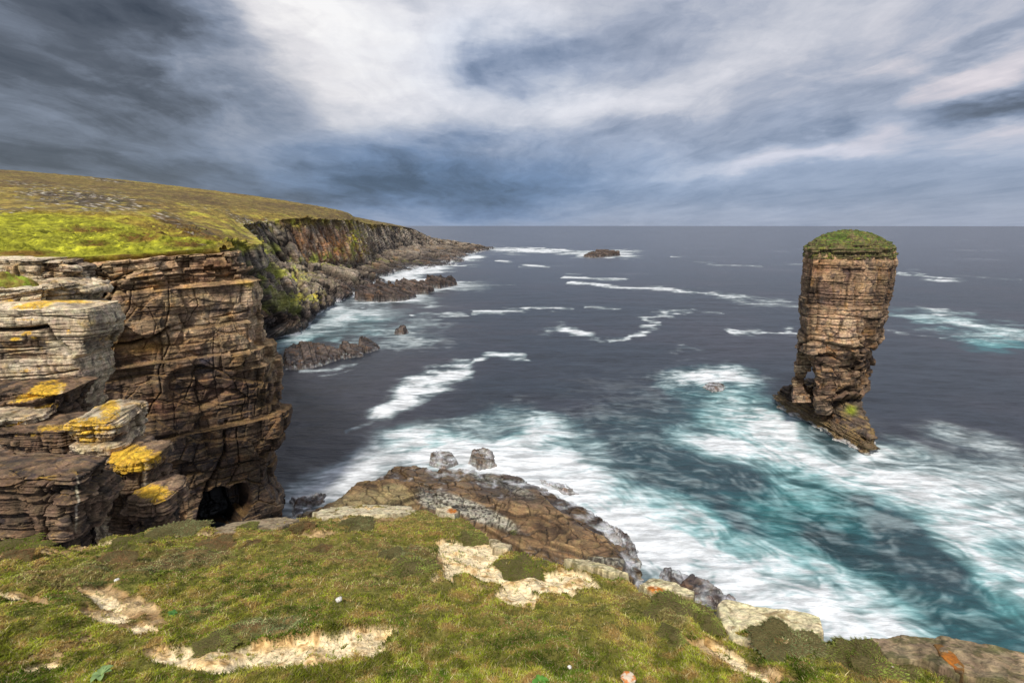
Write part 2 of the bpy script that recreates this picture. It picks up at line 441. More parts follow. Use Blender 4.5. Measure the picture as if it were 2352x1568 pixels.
# ================================================================== SEA
def sea_fields(x, y, px, py, front):
    # ---- warps
    w1x = fbm2(x, y, .035, 4, 1); w1y = fbm2(x, y, .035, 4, 2)
    w2x = fbm2(x, y, .14, 3, 3); w2y = fbm2(x, y, .14, 3, 4)
    # pixel-space wobble keeps traced foam edges ragged
    sc = np.clip(40 * FP / np.maximum(np.hypot(x, y), 20) / 30, .15, 2.0)
    fr_ = sm(560, 800, py)
    qx = px + (w1x * 48 * (.25 + .75 * fr_) + w2x * 20 * fr_) * np.clip(sc, .3, 1.6); qy = py + (w1y * 22 * (.3 + .7 * fr_) + w2y * 12 * fr_) * np.clip(sc, .12, 1.6)
    # ---- brushed streaks: noise smeared along a swirling current, as the long exposure shows it
    sw = 1 - 2.4 * np.abs(fbm2(x + w1x * 7, y + w1y * 7, .16, 4, 51))     # swirly filaments
    lr = sm(1250, 1500, qx + (qy - 1100) * .4) * sm(800, 1000, qy)        # race below the stack
    ang = lerp(R(4), R(-36), lr) + .9 * fbm2(x, y, .035, 2, 5)
    ang = ang + lerp(.7, 1.15, lr) * fbm2(x, y, .10, 2, 6) * (1 - .55 * sm(1220, 1330, qy - .25 * (qx - 1700))) + .8 * fbm2(x, y, .3, 1, 8) * sm(70, 40, y)
    ca, sa = np.cos(ang).astype(np.float32), np.sin(ang).astype(np.float32)
    def lic(freq, step, n, seed, asp=1.):
        acc = np.zeros(x.shape, np.float32); X = x.copy(); Y = y.copy(); bend = fbm2(x, y, .12, 2, seed + 9) * .22
        cx_, sx_ = ca, sa
        for k in range(n):
            f = freq
            acc += perlin2(X * f, Y * f, seed) + .7 * perlin2(X * f * 2.1, Y * f * 2.1, seed + 1)
            X = X + cx_ * step; Y = Y + sx_ * step
            c2 = cx_ * np.cos(bend * step) - sx_ * np.sin(bend * step); sx_ = cx_ * np.sin(bend * step) + sx_ * np.cos(bend * step); cx_ = c2
        acc /= (acc[(px > 0) & (py > 700) & (px < 2352)].std() + 1e-6)
        return acc
    l1 = lic(.55, .55, 14, 101); l2 = lic(.17, 1.6, 12, 131); l3 = lic(1.5, .22, 12, 161)
    sH = fbm2(x / 16 + w1x * .7, y / 3.2 + w1y, 1, 6, 31, .58)
    sF = fbm2(x / 60 + w1x * .6, y / 5 + w1y * .9, 1, 5, 41, .58)
    sG = fbm2(x / 110 + w1x * .4, y / 38 + w1y * .5, 1, 4, 43, .55)
    sF = lerp(sF, sG, sm(660, 600, py))
    far = sm(800, 640, py)
    l4 = fbm2(x + w1x * 5, y + w1y * 5, .09, 5, 191, .62) * 3.2
    tex = l1 * .42 + l2 * .48 + l3 * .34 + l4 * .55
    tex = lerp(tex, 1.9 * sH * 2 + .9 * sw * .3, sm(900, 760, py))
    st = tex * .5
    # ---- mask: ellipses (cx, cy, rx, ry, rot, strength)
    E = [ # surf on the brown shelf
        (1180, 1075, 210, 62, 12, 1.45), (1040, 1040, 150, 40, -4, 1.3), (1250, 1000, 100, 55, 20, .95), (1310, 1110, 75, 70, 30, 1.1),
        (960, 1000, 90, 36, -20, .75), (760, 1110, 190, 42, -22, .95), (690, 1150, 90, 30, -15, .9), (860, 1050, 130, 34, -22, .8), (1110, 965, 90, 22, 4, .55),
        (1330, 1195, 130, 40, 30, 1.0), (1450, 1220, 140, 60, 32, .95), (1400, 1175, 110, 40, 32, .7),
        # race along the near shore to the lower right
        (1520, 1250, 150, 60, 32, 1.3), (1680, 1320, 200, 60, 33, 1.05), (1880, 1410, 220, 55, 32, 1.1), (2060, 1450, 200, 44, 30, .95), (1460, 1200, 90, 40, 32, 1.2), (1580, 1180, 160, 60, 28, .72), (1500, 1150, 100, 40, 10, .5),
        (1770, 1270, 130, 50, 35, .8), (1930, 1340, 150, 40, 33, .7), (2250, 1530, 200, 34, 22, .25),
        # around the stack
        (1660, 860, 105, 20, 2, 1.3), (1700, 885, 60, 18, 0, .8), (1640, 925, 70, 30, 40, .5), (1720, 960, 110, 50, 22, .95), (1700, 1035, 130, 36, 10, 1.3), (1800, 985, 60, 30, 60, .9), (1900, 1062, 90, 18, 18, 1.0), (2010, 1050, 50, 16, 0, .8), (1810, 1010, 90, 50, 35, .7), (1850, 1060, 150, 30, 12, .6),
        (2000, 1090, 170, 45, 10, .7), (2140, 1125, 200, 50, 18, 1.1), (2290, 1180, 170, 100, 30, .9), (2050, 1150, 150, 50, 30, .62), (2230, 1270, 170, 70, 40, .95), (2330, 1340, 100, 70, 30, .85), (1960, 1180, 120, 30, 20, .6), (1620, 1160, 90, 30, 20, .6), (2270, 1390, 80, 40, 40, .5),
        (1880, 1150, 130, 34, 15, .55), (1800, 1120, 120, 30, 20, .45), (2230, 1010, 150, 26, 14, .5), (2320, 1050, 70, 40, 30, .45), (2080, 1020, 60, 24, 20, .4), (1560, 880, 50, 40, 30, .5), (1560, 1010, 70, 60, 30, .28),
        # surf under the far cliffs
        (800, 712, 120, 22, 4, .95), (870, 682, 120, 12, 6, 1.35), (760, 735, 60, 24, -6, 1.0), (900, 760, 120, 16, 2, .62), (980, 745, 80, 9, 0, .55), (1000, 665, 130, 9, -3, .95), (1060, 650, 70, 5, -4, .8),
        (960, 625, 70, 7, -8, 1.5), (1000, 614, 90, 4, -4, 1.3), (1080, 592, 34, 6, -6, 1.3), (930, 640, 60, 5, 0, 1.3), (650, 790, 90, 16, -6, .85), (700, 765, 60, 16, 10, .7), (880, 790, 110, 9, 0, .7), (940, 775, 60, 9, 0, .7),
        (1240, 576, 130, 5, 2, 1.35), (1380, 586, 80, 6, 2, 1.45), (1160, 572, 50, 4, 0, 1.0), (1430, 577, 50, 4, 0, .9), (1170, 583, 60, 4, 0, .6),
        (980, 655, 170, 5, 0, .7), (1110, 652, 40, 3, 0, .5),
        (1300, 768, 44, 13, 8, 1.35), (1345, 775, 50, 10, 10, .6), (1560, 805, 60, 8, 0, .42),
        # right of the stack
        (2230, 745, 190, 20, 8, .9), (2120, 735, 120, 9, 6, .75), (2150, 638, 60, 5, 4, 1.1), (2120, 630, 50, 4, 10, .8), (2140, 713, 40, 7, 5, .95), (2290, 775, 120, 14, 6, .55), (1500, 855, 40, 14, 0, .3),
        (770, 850, 60, 4, -6, .5)]
    M = np.zeros(x.shape, np.float32)
    for e in E:
        m_ = front & (np.abs(qx - e[0]) < 3 * max(e[2], e[3]) + 60)
        g_ = e[5] * np.exp(-ell(qx[m_], qy[m_], e) ** 2 * .8); M[m_] = np.maximum(M[m_], g_) + .15 * np.minimum(M[m_], g_)
    L = [ # long foam lines: pts, width px, strength
        ([(880, 945), (930, 905), (985, 870), (1050, 848)], 22, 1.5), ([(1050, 848), (1080, 825), (1130, 817), (1210, 820)], 5, 1.15), ([(810, 990), (900, 958)], 6, .6),
        ([(1100, 716), (1180, 712), (1240, 708), (1310, 706)], 6, 1.2), ([(940, 724), (1080, 724)], 4, 1.1), ([(1345, 704), (1430, 709)], 4, .9),
        ([(1400, 778), (1450, 765), (1480, 752), (1500, 745), (1480, 735), (1520, 723), (1590, 720)], 7, 1.15), ([(1600, 715), (1660, 718)], 3, .7),
        ([(1290, 636), (1360, 640), (1440, 643)], 3, 1.1), ([(1310, 650), (1400, 657), (1530, 664), (1640, 675)], 4.5, 1.4), ([(1640, 678), (1740, 695), (1840, 702)], 11, .82),
        ([(1670, 756), (1740, 760), (1830, 768)], 7, 1.25), ([(1580, 598), (1640, 608), (1750, 612)], 2.5, 1.0), ([(1540, 590), (1640, 604)], 2.2, .7), ([(1770, 609), (1850, 607)], 2, .7),
        ([(1140, 598), (1200, 606), (1260, 614)], 3, .9), ([(1190, 612), (1330, 630)], 3, .6), ([(2060, 628), (2120, 636), (2180, 640)], 3.5, 1.2), ([(2150, 630), (2352, 643)], 2, .7), ([(2070, 640), (2352, 668)], 2, .3),
        ([(2030, 760), (2150, 775), (2352, 800)], 5, .6), ([(1100, 655), (1180, 652)], 3, .6), ([(820, 836), (760, 846), (690, 848)], 4, .8)]
    for pts, wdt, s in L:
        x0 = min(p[0] for p in pts) - 90; x1 = max(p[0] for p in pts) + 90
        m_ = front & (px > x0) & (px < x1)
        k = .55 if wdt < 6 else .8
        ax = px[m_] + (qx[m_] - px[m_]) * k; ay = py[m_] + (qy[m_] - py[m_]) * k * np.clip(wdt / 7, .22, 1)
        dd = seg_d(ax, ay, pts) / wdt
        # a line thins out and breaks along its length
        M[m_] = np.maximum(M[m_], s * np.exp(-dd ** 2 * .9) * (.75 + .9 * sF[m_]))
    HOLES = [(2110, 1290, 150, 60, 38, 1.1), (2010, 1225, 140, 36, 28, .6), (1900, 1230, 90, 36, 30, .5), (1700, 1190, 150, 34, 34, .6), (1780, 1060, 50, 22, 0, .2), (1980, 1135, 30, 16, 0, .6), (2290, 1255, 50, 22, 20, .4), (2200, 1420, 160, 30, 35, .4),
             (1290, 1030, 40, 18, 20, .5), (1180, 985, 30, 10, 0, .4), (1560, 1100, 130, 40, 16, .3), (1000, 1012, 22, 10, 0, .3), (780, 1060, 50, 20, -20, .2)]
    for e in HOLES:
        M -= np.where(front, e[5] * np.exp(-ell(qx, qy, e) ** 2), 0).astype(np.float32)
    M = np.clip(M, 0, 1.5)
    n = .5 + .22 * tex + .20 * sw * (1 - far)                        # about 0..1
    cover = np.clip(M * .80 + .10 * fbm2(x, y, .07, 3, 66) * sm(.1, .4, M), 0, 1.15)
    foam = sm(-.36, .66, cover * 1.2 - 1.05 + n * .95)
    foam = foam * sm(.0, .45, M) * (.36 + .52 * np.clip(cover, 0, 1)) * (.78 + .36 * sm(.2, .8, n))
    core = sm(.70, 1.15, cover + .42 * (n - .5)) * .45
    milk = .34 * sm(.12, .85, M) * sm(880, 1000, py) * (.55 + .6 * np.clip(n, 0, 1))
    foam = np.clip(foam + core * (1 - foam) + milk * (1 - foam), 0, .97)
    farf = sm(.30, 1.25, M * (.65 + .75 * (.5 + .9 * sF))) * .96
    foam = lerp(foam, farf, far)
    reg = ell(qx, qy, (1900, 1230, 620, 250, 22)); wis = sm(.45, 1.15, n + .1 * sw) * .30 * sm(1.3, .7, reg)
    foam = np.maximum(foam, wis)
    foam = np.maximum(foam, .20 * sm(.30, .7, sF) * sm(780, 600, py) * sm(520, 560, py) * front)
    TE = [(1780, 1180, 520, 170, 18, 1.0), (2150, 1350, 420, 200, 30, 1.0), (1700, 1000, 180, 120, 20, .75), (1880, 1110, 300, 80, 10, .8), (2320, 795, 110, 18, 4, .9), (2200, 745, 220, 20, 6, .4),
          (700, 790, 150, 30, -5, .42), (820, 740, 130, 30, 0, .3), (1000, 1010, 120, 30, 0, .7), (1250, 1020, 120, 60, 10, .6), (1450, 1180, 150, 60, 20, .7), (1180, 1060, 200, 60, 0, .5)]
    T = np.zeros(x.shape, np.float32)
    for e in TE: T = np.maximum(T, np.where(front, e[5] * np.exp(-ell(qx, qy, e) ** 2 * .9), 0))
    T = T * (.75 + .5 * fbm2(x, y, .06, 4, 61)) + .22 * sm(.1, .5, M)
    DK = [(2110, 1300, 140, 60, 38, 1.), (1560, 1080, 200, 70, 20, .55), (1700, 1200, 110, 26, 34, .6), (1900, 1240, 80, 30, 30, .7), (1980, 1135, 30, 14, 0, .5)]
    for e in DK: T -= np.where(front, .8 * e[5] * np.exp(-ell(qx, qy, e) ** 2), 0)
    T = np.clip(np.maximum(T, .36 * sm(1.25, .8, reg)), 0, 1.1) / 1.1
    # ---- colours
    deep = np.array([.013, .018, .026]); violet = np.array([.022, .022, .030]); teal = np.array([.035, .165, .175]); dteal = np.array([.014, .065, .078])
    n = fbm2(x, y, .02, 4, 71)
    c = np.broadcast_to(deep, x.shape + (3,)).copy()
    c = mixc(c, violet, sm(-.2, .4, n))
    c = mixc(c, (.062, .072, .10), sm(720, 530, py) ** 1.5 * .9)  # distance haze painted into the far water colour
    c *= (1 + .45 * sH + .35 * sF + .12 * sw * (1 - far))[..., None]
    c = mixc(c, dteal, sm(.12, .5, T))
    c = mixc(c, teal, sm(.42, 1.0, T + .30 * foam + .25 * sw * T))
    c = c * (1 + .30 * np.clip(st, -1.5, 1.5) * sm(.1, .6, T))[..., None]
    fc = mixc(np.broadcast_to(np.array([.66, .69, .72]), x.shape + (3,)).copy(), np.array([.30, .60, .62]), np.clip((T + .05) * sm(.95, .35, foam), 0, 1) * .7)
    cf = mixc(c, 0 * c, 0 * foam); cf = c + (fc - c) * (foam ** 1.1)[..., None]
    return cf, foam
def build_sea():
    na, nr = 1250, 860
    azs = np.concatenate([np.linspace(-61, 61, na), np.linspace(64, 296, 50)]) * math.pi / 180
    v = np.linspace(0, 1, nr)
    dep = np.radians(62) * (1 - v) ** 1.25 + np.radians(.09) * v
    r = CAMH / np.tan(dep)
    P = np.zeros((nr, len(azs), 3))
    P[..., 0] = r[:, None] * np.sin(azs)[None]; P[..., 1] = r[:, None] * np.cos(azs)[None]
    x, y = P[..., 0].astype(np.float32), P[..., 1].astype(np.float32)
    px, py = project(P)
    front = P[..., 1] > 5
    px = np.where(front, px, -9999)
    cf, foam = sea_fields(x, y, px, py, front)
    P[..., 2] = (.5 * fbm2(x * .7, y * 1.6, .07, 4, 81) + .10 * foam * fbm2(x, y, .5, 3, 82)) * sm(500, 120, np.hypot(x, y)) * sm(8, 30, np.hypot(x, y))
    me = raw_mesh('sea', P.reshape(-1, 3), [grid_faces(nr, len(azs), True)], dict(Col=cf.reshape(-1, 3), foam=foam.ravel()))
    m, nt = nt_new('sea_water'); b = NB(nt)
    pos = b.n('ShaderNodeNewGeometry').outputs['Position']
    rip = b.noise(b.mapping(pos, rot=(0, 0, R(4)), scale=(.35, 1.3, 1)), .55, 7, .62)
    fine = b.noise(b.mapping(pos, rot=(0, 0, R(4)), scale=(.3, 1.5, 1)), 2.2, 4, .6)
    fa = b.attr('foam', 'Fac')
    fib = b.noise(b.mapping(pos, rot=(0, 0, R(30)), scale=(.4, 1.6, 1)), 1.6, 5, .6, .8)
    col = b.mix(1., b.attr('Col'), b.mr(rip, .3, .7, .62, 1.42), 'MULTIPLY')
    col = b.mix(b.m('MULTIPLY', fa, .7), col, b.mix(1., col, b.mr(fib, .3, .7, .80, 1.12), 'MULTIPLY'))
    h = b.m('ADD', rip, b.m('MULTIPLY', fine, .25))
    out_bsdf(b, col, b.mr(fa, 0, .6, .30, .85), b.bump(h, .6, .6), .42)
    o = link('sea', me, m); tag(o, kind='structure')
    # seabed / world edge sheet so that no step aside shows a gap
    return o
build_sea()
print('T build_sea', round(time.time()-T0,1))

# ================================================================== SEA STACK
def sx(cx): return 1734.9 + cx * .3707          # crop coordinates of the traced silhouette
def sy(cy): return 497 + cy * .3707
def z_at(py, Y):
    a, c, e = ray(1900, py); return CAMH + e * Y / c
def level(cyv, cl, cr_, Y, hd, notch=0.):
    """footprint of a stack level: left/right silhouette and half depth"""
    z = z_at(sy(cyv), Y); xl = at(sx(cl), sy(cyv), Y)[0]; xr = at(sx(cr_), sy(cyv), Y)[0]
    fp = [(.0, -.35), (.10, -.98), (.55, -1.05), (.92, -.8), (1., -.25), (.99, .7), (.75, 1.), (.22, 1.), (.02, .5)]
    # both flanks run back along the line of sight, so the outline keeps its traced width
    return z, [((xl + (xr - xl) * f) * (Y + g * hd) / Y, Y + g * hd) for f, g in fp]
def mk_levels(L, Y):
    zs = []; ps = []
    for cyv, cl, cr_, hd in L:
        z, p = level(cyv, cl, cr_, Y, hd); zs.append(z); ps.append(p)
    o = np.argsort(zs); return [zs[i] for i in o], [ps[i] for i in o]
stack = bpy.data.objects.new('sea_stack', None); COL.objects.link(stack); stack.location = (62, 92, 0)
tag(stack, 'tall lone sea stack of banded brown rock with a grassy top, standing in foam', 'sea stack')
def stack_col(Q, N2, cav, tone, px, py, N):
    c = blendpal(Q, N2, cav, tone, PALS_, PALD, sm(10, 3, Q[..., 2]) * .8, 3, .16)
    # pale bedding in the upper middle, shade painted on both flanks, ochre patch below
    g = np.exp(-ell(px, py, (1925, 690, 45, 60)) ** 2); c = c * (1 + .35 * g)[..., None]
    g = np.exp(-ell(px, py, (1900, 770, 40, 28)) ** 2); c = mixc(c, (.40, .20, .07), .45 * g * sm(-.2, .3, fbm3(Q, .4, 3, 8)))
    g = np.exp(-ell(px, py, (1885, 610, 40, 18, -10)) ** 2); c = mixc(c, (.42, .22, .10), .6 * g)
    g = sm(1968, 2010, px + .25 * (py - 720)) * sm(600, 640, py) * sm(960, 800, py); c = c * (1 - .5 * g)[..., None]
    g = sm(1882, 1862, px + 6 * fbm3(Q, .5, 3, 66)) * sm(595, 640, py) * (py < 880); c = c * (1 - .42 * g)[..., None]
    g = np.exp(-ell(px, py, (1965, 846, 34, 9, 6)) ** 2) + np.exp(-ell(px, py, (1960, 905, 30, 16)) ** 2); c = c * (1 - .8 * np.clip(g, 0, 1))[..., None]  # shade painted into the recesses under the overhangs
    gr = sm(.0, .35, fbm3(Q, .35, 4, 19) + .8 * (Q[..., 2] - 32.3) / 2); c = mixc(c, (.10, .13, .03), gr * sm(31.4, 32.6, Q[..., 2] + fbm3(Q, .4, 3, 2) * 1.6) * .8)
    return c
PALS_ = dict(light=(.72, .50, .32), mid=(.45, .285, .165), dark=(.15, .095, .065), warm=(.48, .25, .09), stain=(.08, .062, .062))
def stack_sculpt(px, py, P, N):
    d = np.zeros(px.shape); c = np.zeros(px.shape)
    f = (P[..., 1] < 95)
    d -= 1.3 * np.exp(-ell(px, py, (1858, 872, 13, 20)) ** 2)
    low = sm(740, 820, py) * sm(1862, 1890, px); f1, e5, c5 = worley3(P[..., 0] / 3.4, P[..., 1] / 3.4, P[..., 2] / 1.5 + .1 * P[..., 0], 66)
    d += (.15 + 1.3 * low) * (c5 - .5); j5 = np.exp(-(e5 / .05) ** 2) * low; d -= .2 * j5; c = np.maximum(c, .6 * j5)
    d -= 1.6 * np.exp(-ell(px, py, (1965, 846, 36, 8, 6)) ** 2) * f + 1.8 * np.exp(-ell(px, py, (1958, 908, 30, 14)) ** 2) * f
    for pts, w, a, cc in (([(1885, 600), (1880, 650), (1882, 700), (1876, 760)], 3, .5, .7), ([(1965, 640), (1968, 760), (1975, 810)], 3, .4, .5), ([(1915, 640), (1918, 720)], 2, .25, .5),
                          ([(1845, 672), (1880, 676)], 6, .6, .5), ([(1840, 790), (1868, 780), (1950, 800), (2000, 800)], 3, .5, .8), ([(1935, 640), (1932, 700), (1925, 780)], 2, .2, .4),
                          ([(1860, 640), (1862, 780)], 2, .3, .4), ([(1835, 725), (1920, 722), (2020, 735)], 1.8, .25, .5), ([(1880, 812), (1960, 835)], 2, .3, .5)):
        g = np.exp(-(seg_d(px, py, pts) / w) ** 2) * f; d -= a * g; c = np.maximum(c, cc * g)
    return d, c
LV = [(1162, 395, 492, 4.5), (1120, 372, 500, 5), (1090, 358, 560, 5.5), (1084, 358, 712, 6), (1040, 356, 700, 6), (1000, 354, 690, 6), (962, 350, 655, 6), (952, 348, 712, 6.2), (920, 344, 716, 6.4), (890, 344, 708, 6.4),
      (868, 340, 685, 6.4), (850, 310, 695, 6.6), (800, 264, 700, 6.8), (790, 266, 745, 7), (764, 272, 770, 7), (735, 274, 778, 7), (700, 276, 785, 7.2), (640, 280, 806, 7.4), (580, 278, 824, 7.6), (500, 280, 845, 7.8), (430, 284, 857, 8), (360, 290, 866, 8), (300, 297, 874, 8), (268, 300, 874, 8), (240, 303, 864, 7.8), (190, 312, 858, 7.2)]
zs, ps = mk_levels(LV, 93)
SCL = [(3.2, 5.5, .34), (1.1, 3.2, .20), (.42, 1.6, .09), (.16, 1.0, .035)]
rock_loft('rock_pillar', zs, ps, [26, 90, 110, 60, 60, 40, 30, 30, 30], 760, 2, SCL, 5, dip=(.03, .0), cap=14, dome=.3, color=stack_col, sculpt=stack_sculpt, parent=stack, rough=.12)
# the slim left leg, with the see-through arch between it and the pillar
def leg_lv(L, Y):
    zs = []; ps = []
    for cyv, cl, cr_, hd in L:
        z = z_at(sy(cyv), Y); xl = at(sx(cl), sy(cyv), Y)[0]; xr = at(sx(cr_), sy(cyv), Y)[0]
        k0, k1 = (Y - hd) / Y, (Y + hd) / Y; zs.append(z); ps.append([(xl * k0, Y - hd), (xr * k0, Y - hd), (xr * k1, Y + hd), (xl * k1, Y + hd)])
    o = np.argsort(zs); return [zs[i] for i in o], [ps[i] for i in o]
zs, ps = leg_lv([(1120, 235, 345, 3.0), (1070, 236, 318, 2.0), (1035, 238, 296, .9), (1000, 244, 302, .8), (965, 252, 316, 1.2), (920, 258, 338, 1.8), (860, 260, 345, 2.2), (770, 268, 350, 3.0)], 92)
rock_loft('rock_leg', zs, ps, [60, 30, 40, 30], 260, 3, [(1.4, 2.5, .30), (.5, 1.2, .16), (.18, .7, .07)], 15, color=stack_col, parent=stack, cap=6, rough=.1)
# plinth: stepped, dipping ledges
def plinth_col(Q, N2, cav, tone, px, py, N):
    c = paint_rock(Q, N2, cav, tone, PALD, 9, .2)
    c = c * 1.0
    e = sm(.25, .8, N2[..., 2]); c = mixc(c, (.30, .20, .075), e * sm(-.1, .3, fbm3(Q, .5, 3, 6)) * .7)
    g = np.exp(-ell(px, py, (1955, 942, 12, 10)) ** 2); c = mixc(c, (.22, .26, .02), g)
    low = sm(2.6, .6, Q[..., 2]); c = mixc(c, (.20, .135, .055), low * .7)
    return mixc(c, (.6, .62, .62), sm(.7, .15, Q[..., 2] + fbm3(Q, .6, 3, 4)) * .7)
def zpt(cx_, cy_, Y): return at(sx(cx_), sy(cy_), Y)[:2].tolist()
W0 = [(56.2, 104), (55.6, 100), (56.3, 95), (57.2, 90), (57.2, 84.5), (58.6, 78.6), (60.4, 79.2), (64.5, 86), (69, 95), (69.5, 104), (63, 109)]
def shr(poly, k, dx=0, dy=0):
    c = np.mean(poly, 0); return [tuple(c + (np.array(p) - c) * k + (dx, dy)) for p in poly]
W1 = [(56.4, 104), (56.0, 100), (57.0, 95), (57.9, 90), (58.4, 85.2), (59.8, 79.6), (61.4, 80.4), (64.6, 87), (68.5, 95), (68.5, 103), (63, 108)]
W2 = [(57.0, 103.5), (56.8, 99), (57.2, 94), (58.6, 90.5), (59.6, 87.0), (61.0, 85.2), (63.2, 86), (64.8, 89), (67.4, 95), (67.5, 102), (63, 106)]
W3 = [(58.6, 99.5), (57.2, 96.5), (56.0, 94), (57.6, 92.0), (59.6, 90.4), (62.0, 89.6), (64.4, 90), (65.4, 92), (66.8, 95), (66.6, 100), (62, 104)]
W4 = [(60.2, 97.0), (57.6, 95.0), (56.2, 93.0), (57.4, 92.2), (58.6, 92.2), (60.6, 92.0), (62.6, 92), (64.6, 93), (65.4, 95.4), (65, 99), (62.5, 100)]
rock_loft('plinth', [-2, .2, 2.2, 3.6, 5.4, 6.9], [W0, W0, W1, W2, W3, W4], [40, 50, 60, 60, 70, 40, 60, 50, 30, 30, 30], 300, 3,
          [(1.3, 4.0, .75), (.45, 2.4, .42), (.16, 1.2, .12)], 25, dip=(.28, .02), color=plinth_col, parent=stack, cap=60, dome=.4, rough=.1, topflat=.6, wetz=1.5)
def cap_col(Q, N2, cav, tone, px, py, N):
    g = fbm3(Q, .5, 5, 31); c = mixc(np.broadcast_to(np.float32([.16, .12, .06]), Q.shape).copy(), (.085, .13, .018), sm(-.1, .25, g + .9 * N2[..., 2] - .5))
    c = mixc(c, (.24, .23, .04), sm(.1, .4, fbm3(Q, 1.1, 3, 32)) * .7); return c * (1 - .8 * cav)[..., None]
zs, ps = mk_levels([(262, 306, 868, 7.6), (225, 308, 862, 7.6), (190, 308, 856, 7.6), (165, 335, 832, 7.0)], 93)
z5 = zs[-1]
zs += [z5 + .8, z5 + 1.5, z5 + 1.9]; ps += [shr(ps[-1], .86, -.1, .3), shr(ps[-1], .62, .1, .5), shr(ps[-1], .36, .2, .6)]
rock_loft('turf_cap', zs, ps, [26, 80, 90, 50, 50, 40, 30, 30, 30], 120, 4, [(.7, 1.8, .34), (.26, .9, .2)], 45, color=cap_col, parent=stack, cap=46, dome=.3, rough=.3, topflat=.8, wetz=-5)
# move children so the empty sits at the base without shifting the rock
for ch in stack.children: ch.location = (-62, -92, 0)

print('T stack', round(time.time()-T0,1))
# ================================================================== NEAR HEADLAND CLIFF
# prow silhouette traced at Y = 60
PROW = [(578, 526), (640, 556), (648, 581), (690, 583), (725, 583), (745, 572), (765, 572), (798, 580), (803, 599), (832, 600), (842, 613), (950, 613), (957, 634), (1025, 640), (1036, 633), (1042, 611), (1100, 606), (1120, 610), (1150, 632), (1185, 645), (1260, 650)]
zs = []; ps = []
for py_, px_ in PROW:
    Yp = 59.5; q = at(px_, py_, Yp); z = q[2]
    zs.append(z)
    k = (34 - z) / 34
    ps.append([(-100, 38 - 3 * k), (-60, 44 - 3 * k), (-47, 47.5 - 2 * k), (q[0] - 2.6, Yp - 2.4), (q[0], Yp), (q[0] - .6, Yp + 4), (-47 - 6 * (1 - k), 78), (-66, 98), (-100, 100)])
o = np.argsort(zs)[::1]; zs = [zs[i] for i in o]; ps = [ps[i] for i in o]
zs = [-2.] + [z for z in zs if z > .3]; ps = [ps[0]] + ps[len(ps) - len(zs) + 1:]
CR = [ # crack lines on the face: pts, width px, depth, dark
    ([(240, 625), (228, 690), (222, 730), (205, 780)], 9, 1.6, .95), ([(262, 640), (236, 712)], 5, .8, .9), ([(305, 640), (296, 700), (262, 760), (255, 830)], 3.5, .5, .85),
    ([(245, 795), (300, 790), (345, 775), (385, 750)], 5, 1.0, 1.), ([(385, 750), (420, 742), (480, 735), (545, 722), (582, 712)], 3, .7, .95), ([(385, 640), (388, 700), (378, 745), (388, 790), (365, 850), (372, 900), (335, 960)], 4, .6, .9),
    ([(440, 650), (455, 700), (430, 740)], 3, .4, .8), ([(340, 700), (360, 740), (330, 800)], 2.5, .4, .7), ([(300, 1020), (350, 1012), (400, 1000)], 7, 1.3, 1.), ([(400, 1000), (470, 985), (540, 970), (620, 950)], 3.5, .8, .95),
    ([(520, 970), (515, 1040), (480, 1110), (470, 1140)], 5, .8, .9), ([(545, 985), (548, 1060), (525, 1110)], 4, .7, .85), ([(300, 1020), (270, 1060), (330, 1100), (350, 1130)], 5, .8, .9),
    ([(440, 880), (425, 920), (460, 930)], 3, .4, .8), ([(490, 760), (490, 850), (505, 940)], 2.5, .35, .7), ([(240, 860), (330, 855), (360, 850)], 3, .4, .8), ([(235, 905), (270, 895), (350, 870)], 3, .4, .7),
    ([(560, 820), (568, 900), (555, 960)], 3, .4, .7), ([(600, 810), (590, 900), (585, 950)], 3, .4, .6), ([(280, 930), (310, 905), (420, 930), (560, 935)], 2.5, .4, .7), ([(400, 905), (400, 985)], 2.5, .4, .6),
    ([(250, 650), (330, 655)], 2.5, .4, .7), ([(320, 640), (420, 650), (560, 655)], 2.2, .4, .75), ([(230, 720), (310, 715), (420, 700)], 2, .3, .7), ([(205, 600), (260, 625), (300, 612)], 4, .8, .9), ([(180, 625), (240, 640)], 8, 1.2, .9),
    ([(215, 780), (235, 850), (228, 930), (215, 980)], 8, 1.1, .9), ([(520, 1110), (560, 1100), (600, 1110)], 4, .6, .9), ([(230, 880), (228, 1000)], 4, .5, .6), ([(395, 1100), (410, 1160), (395, 1210)], 4, .6, .8)]
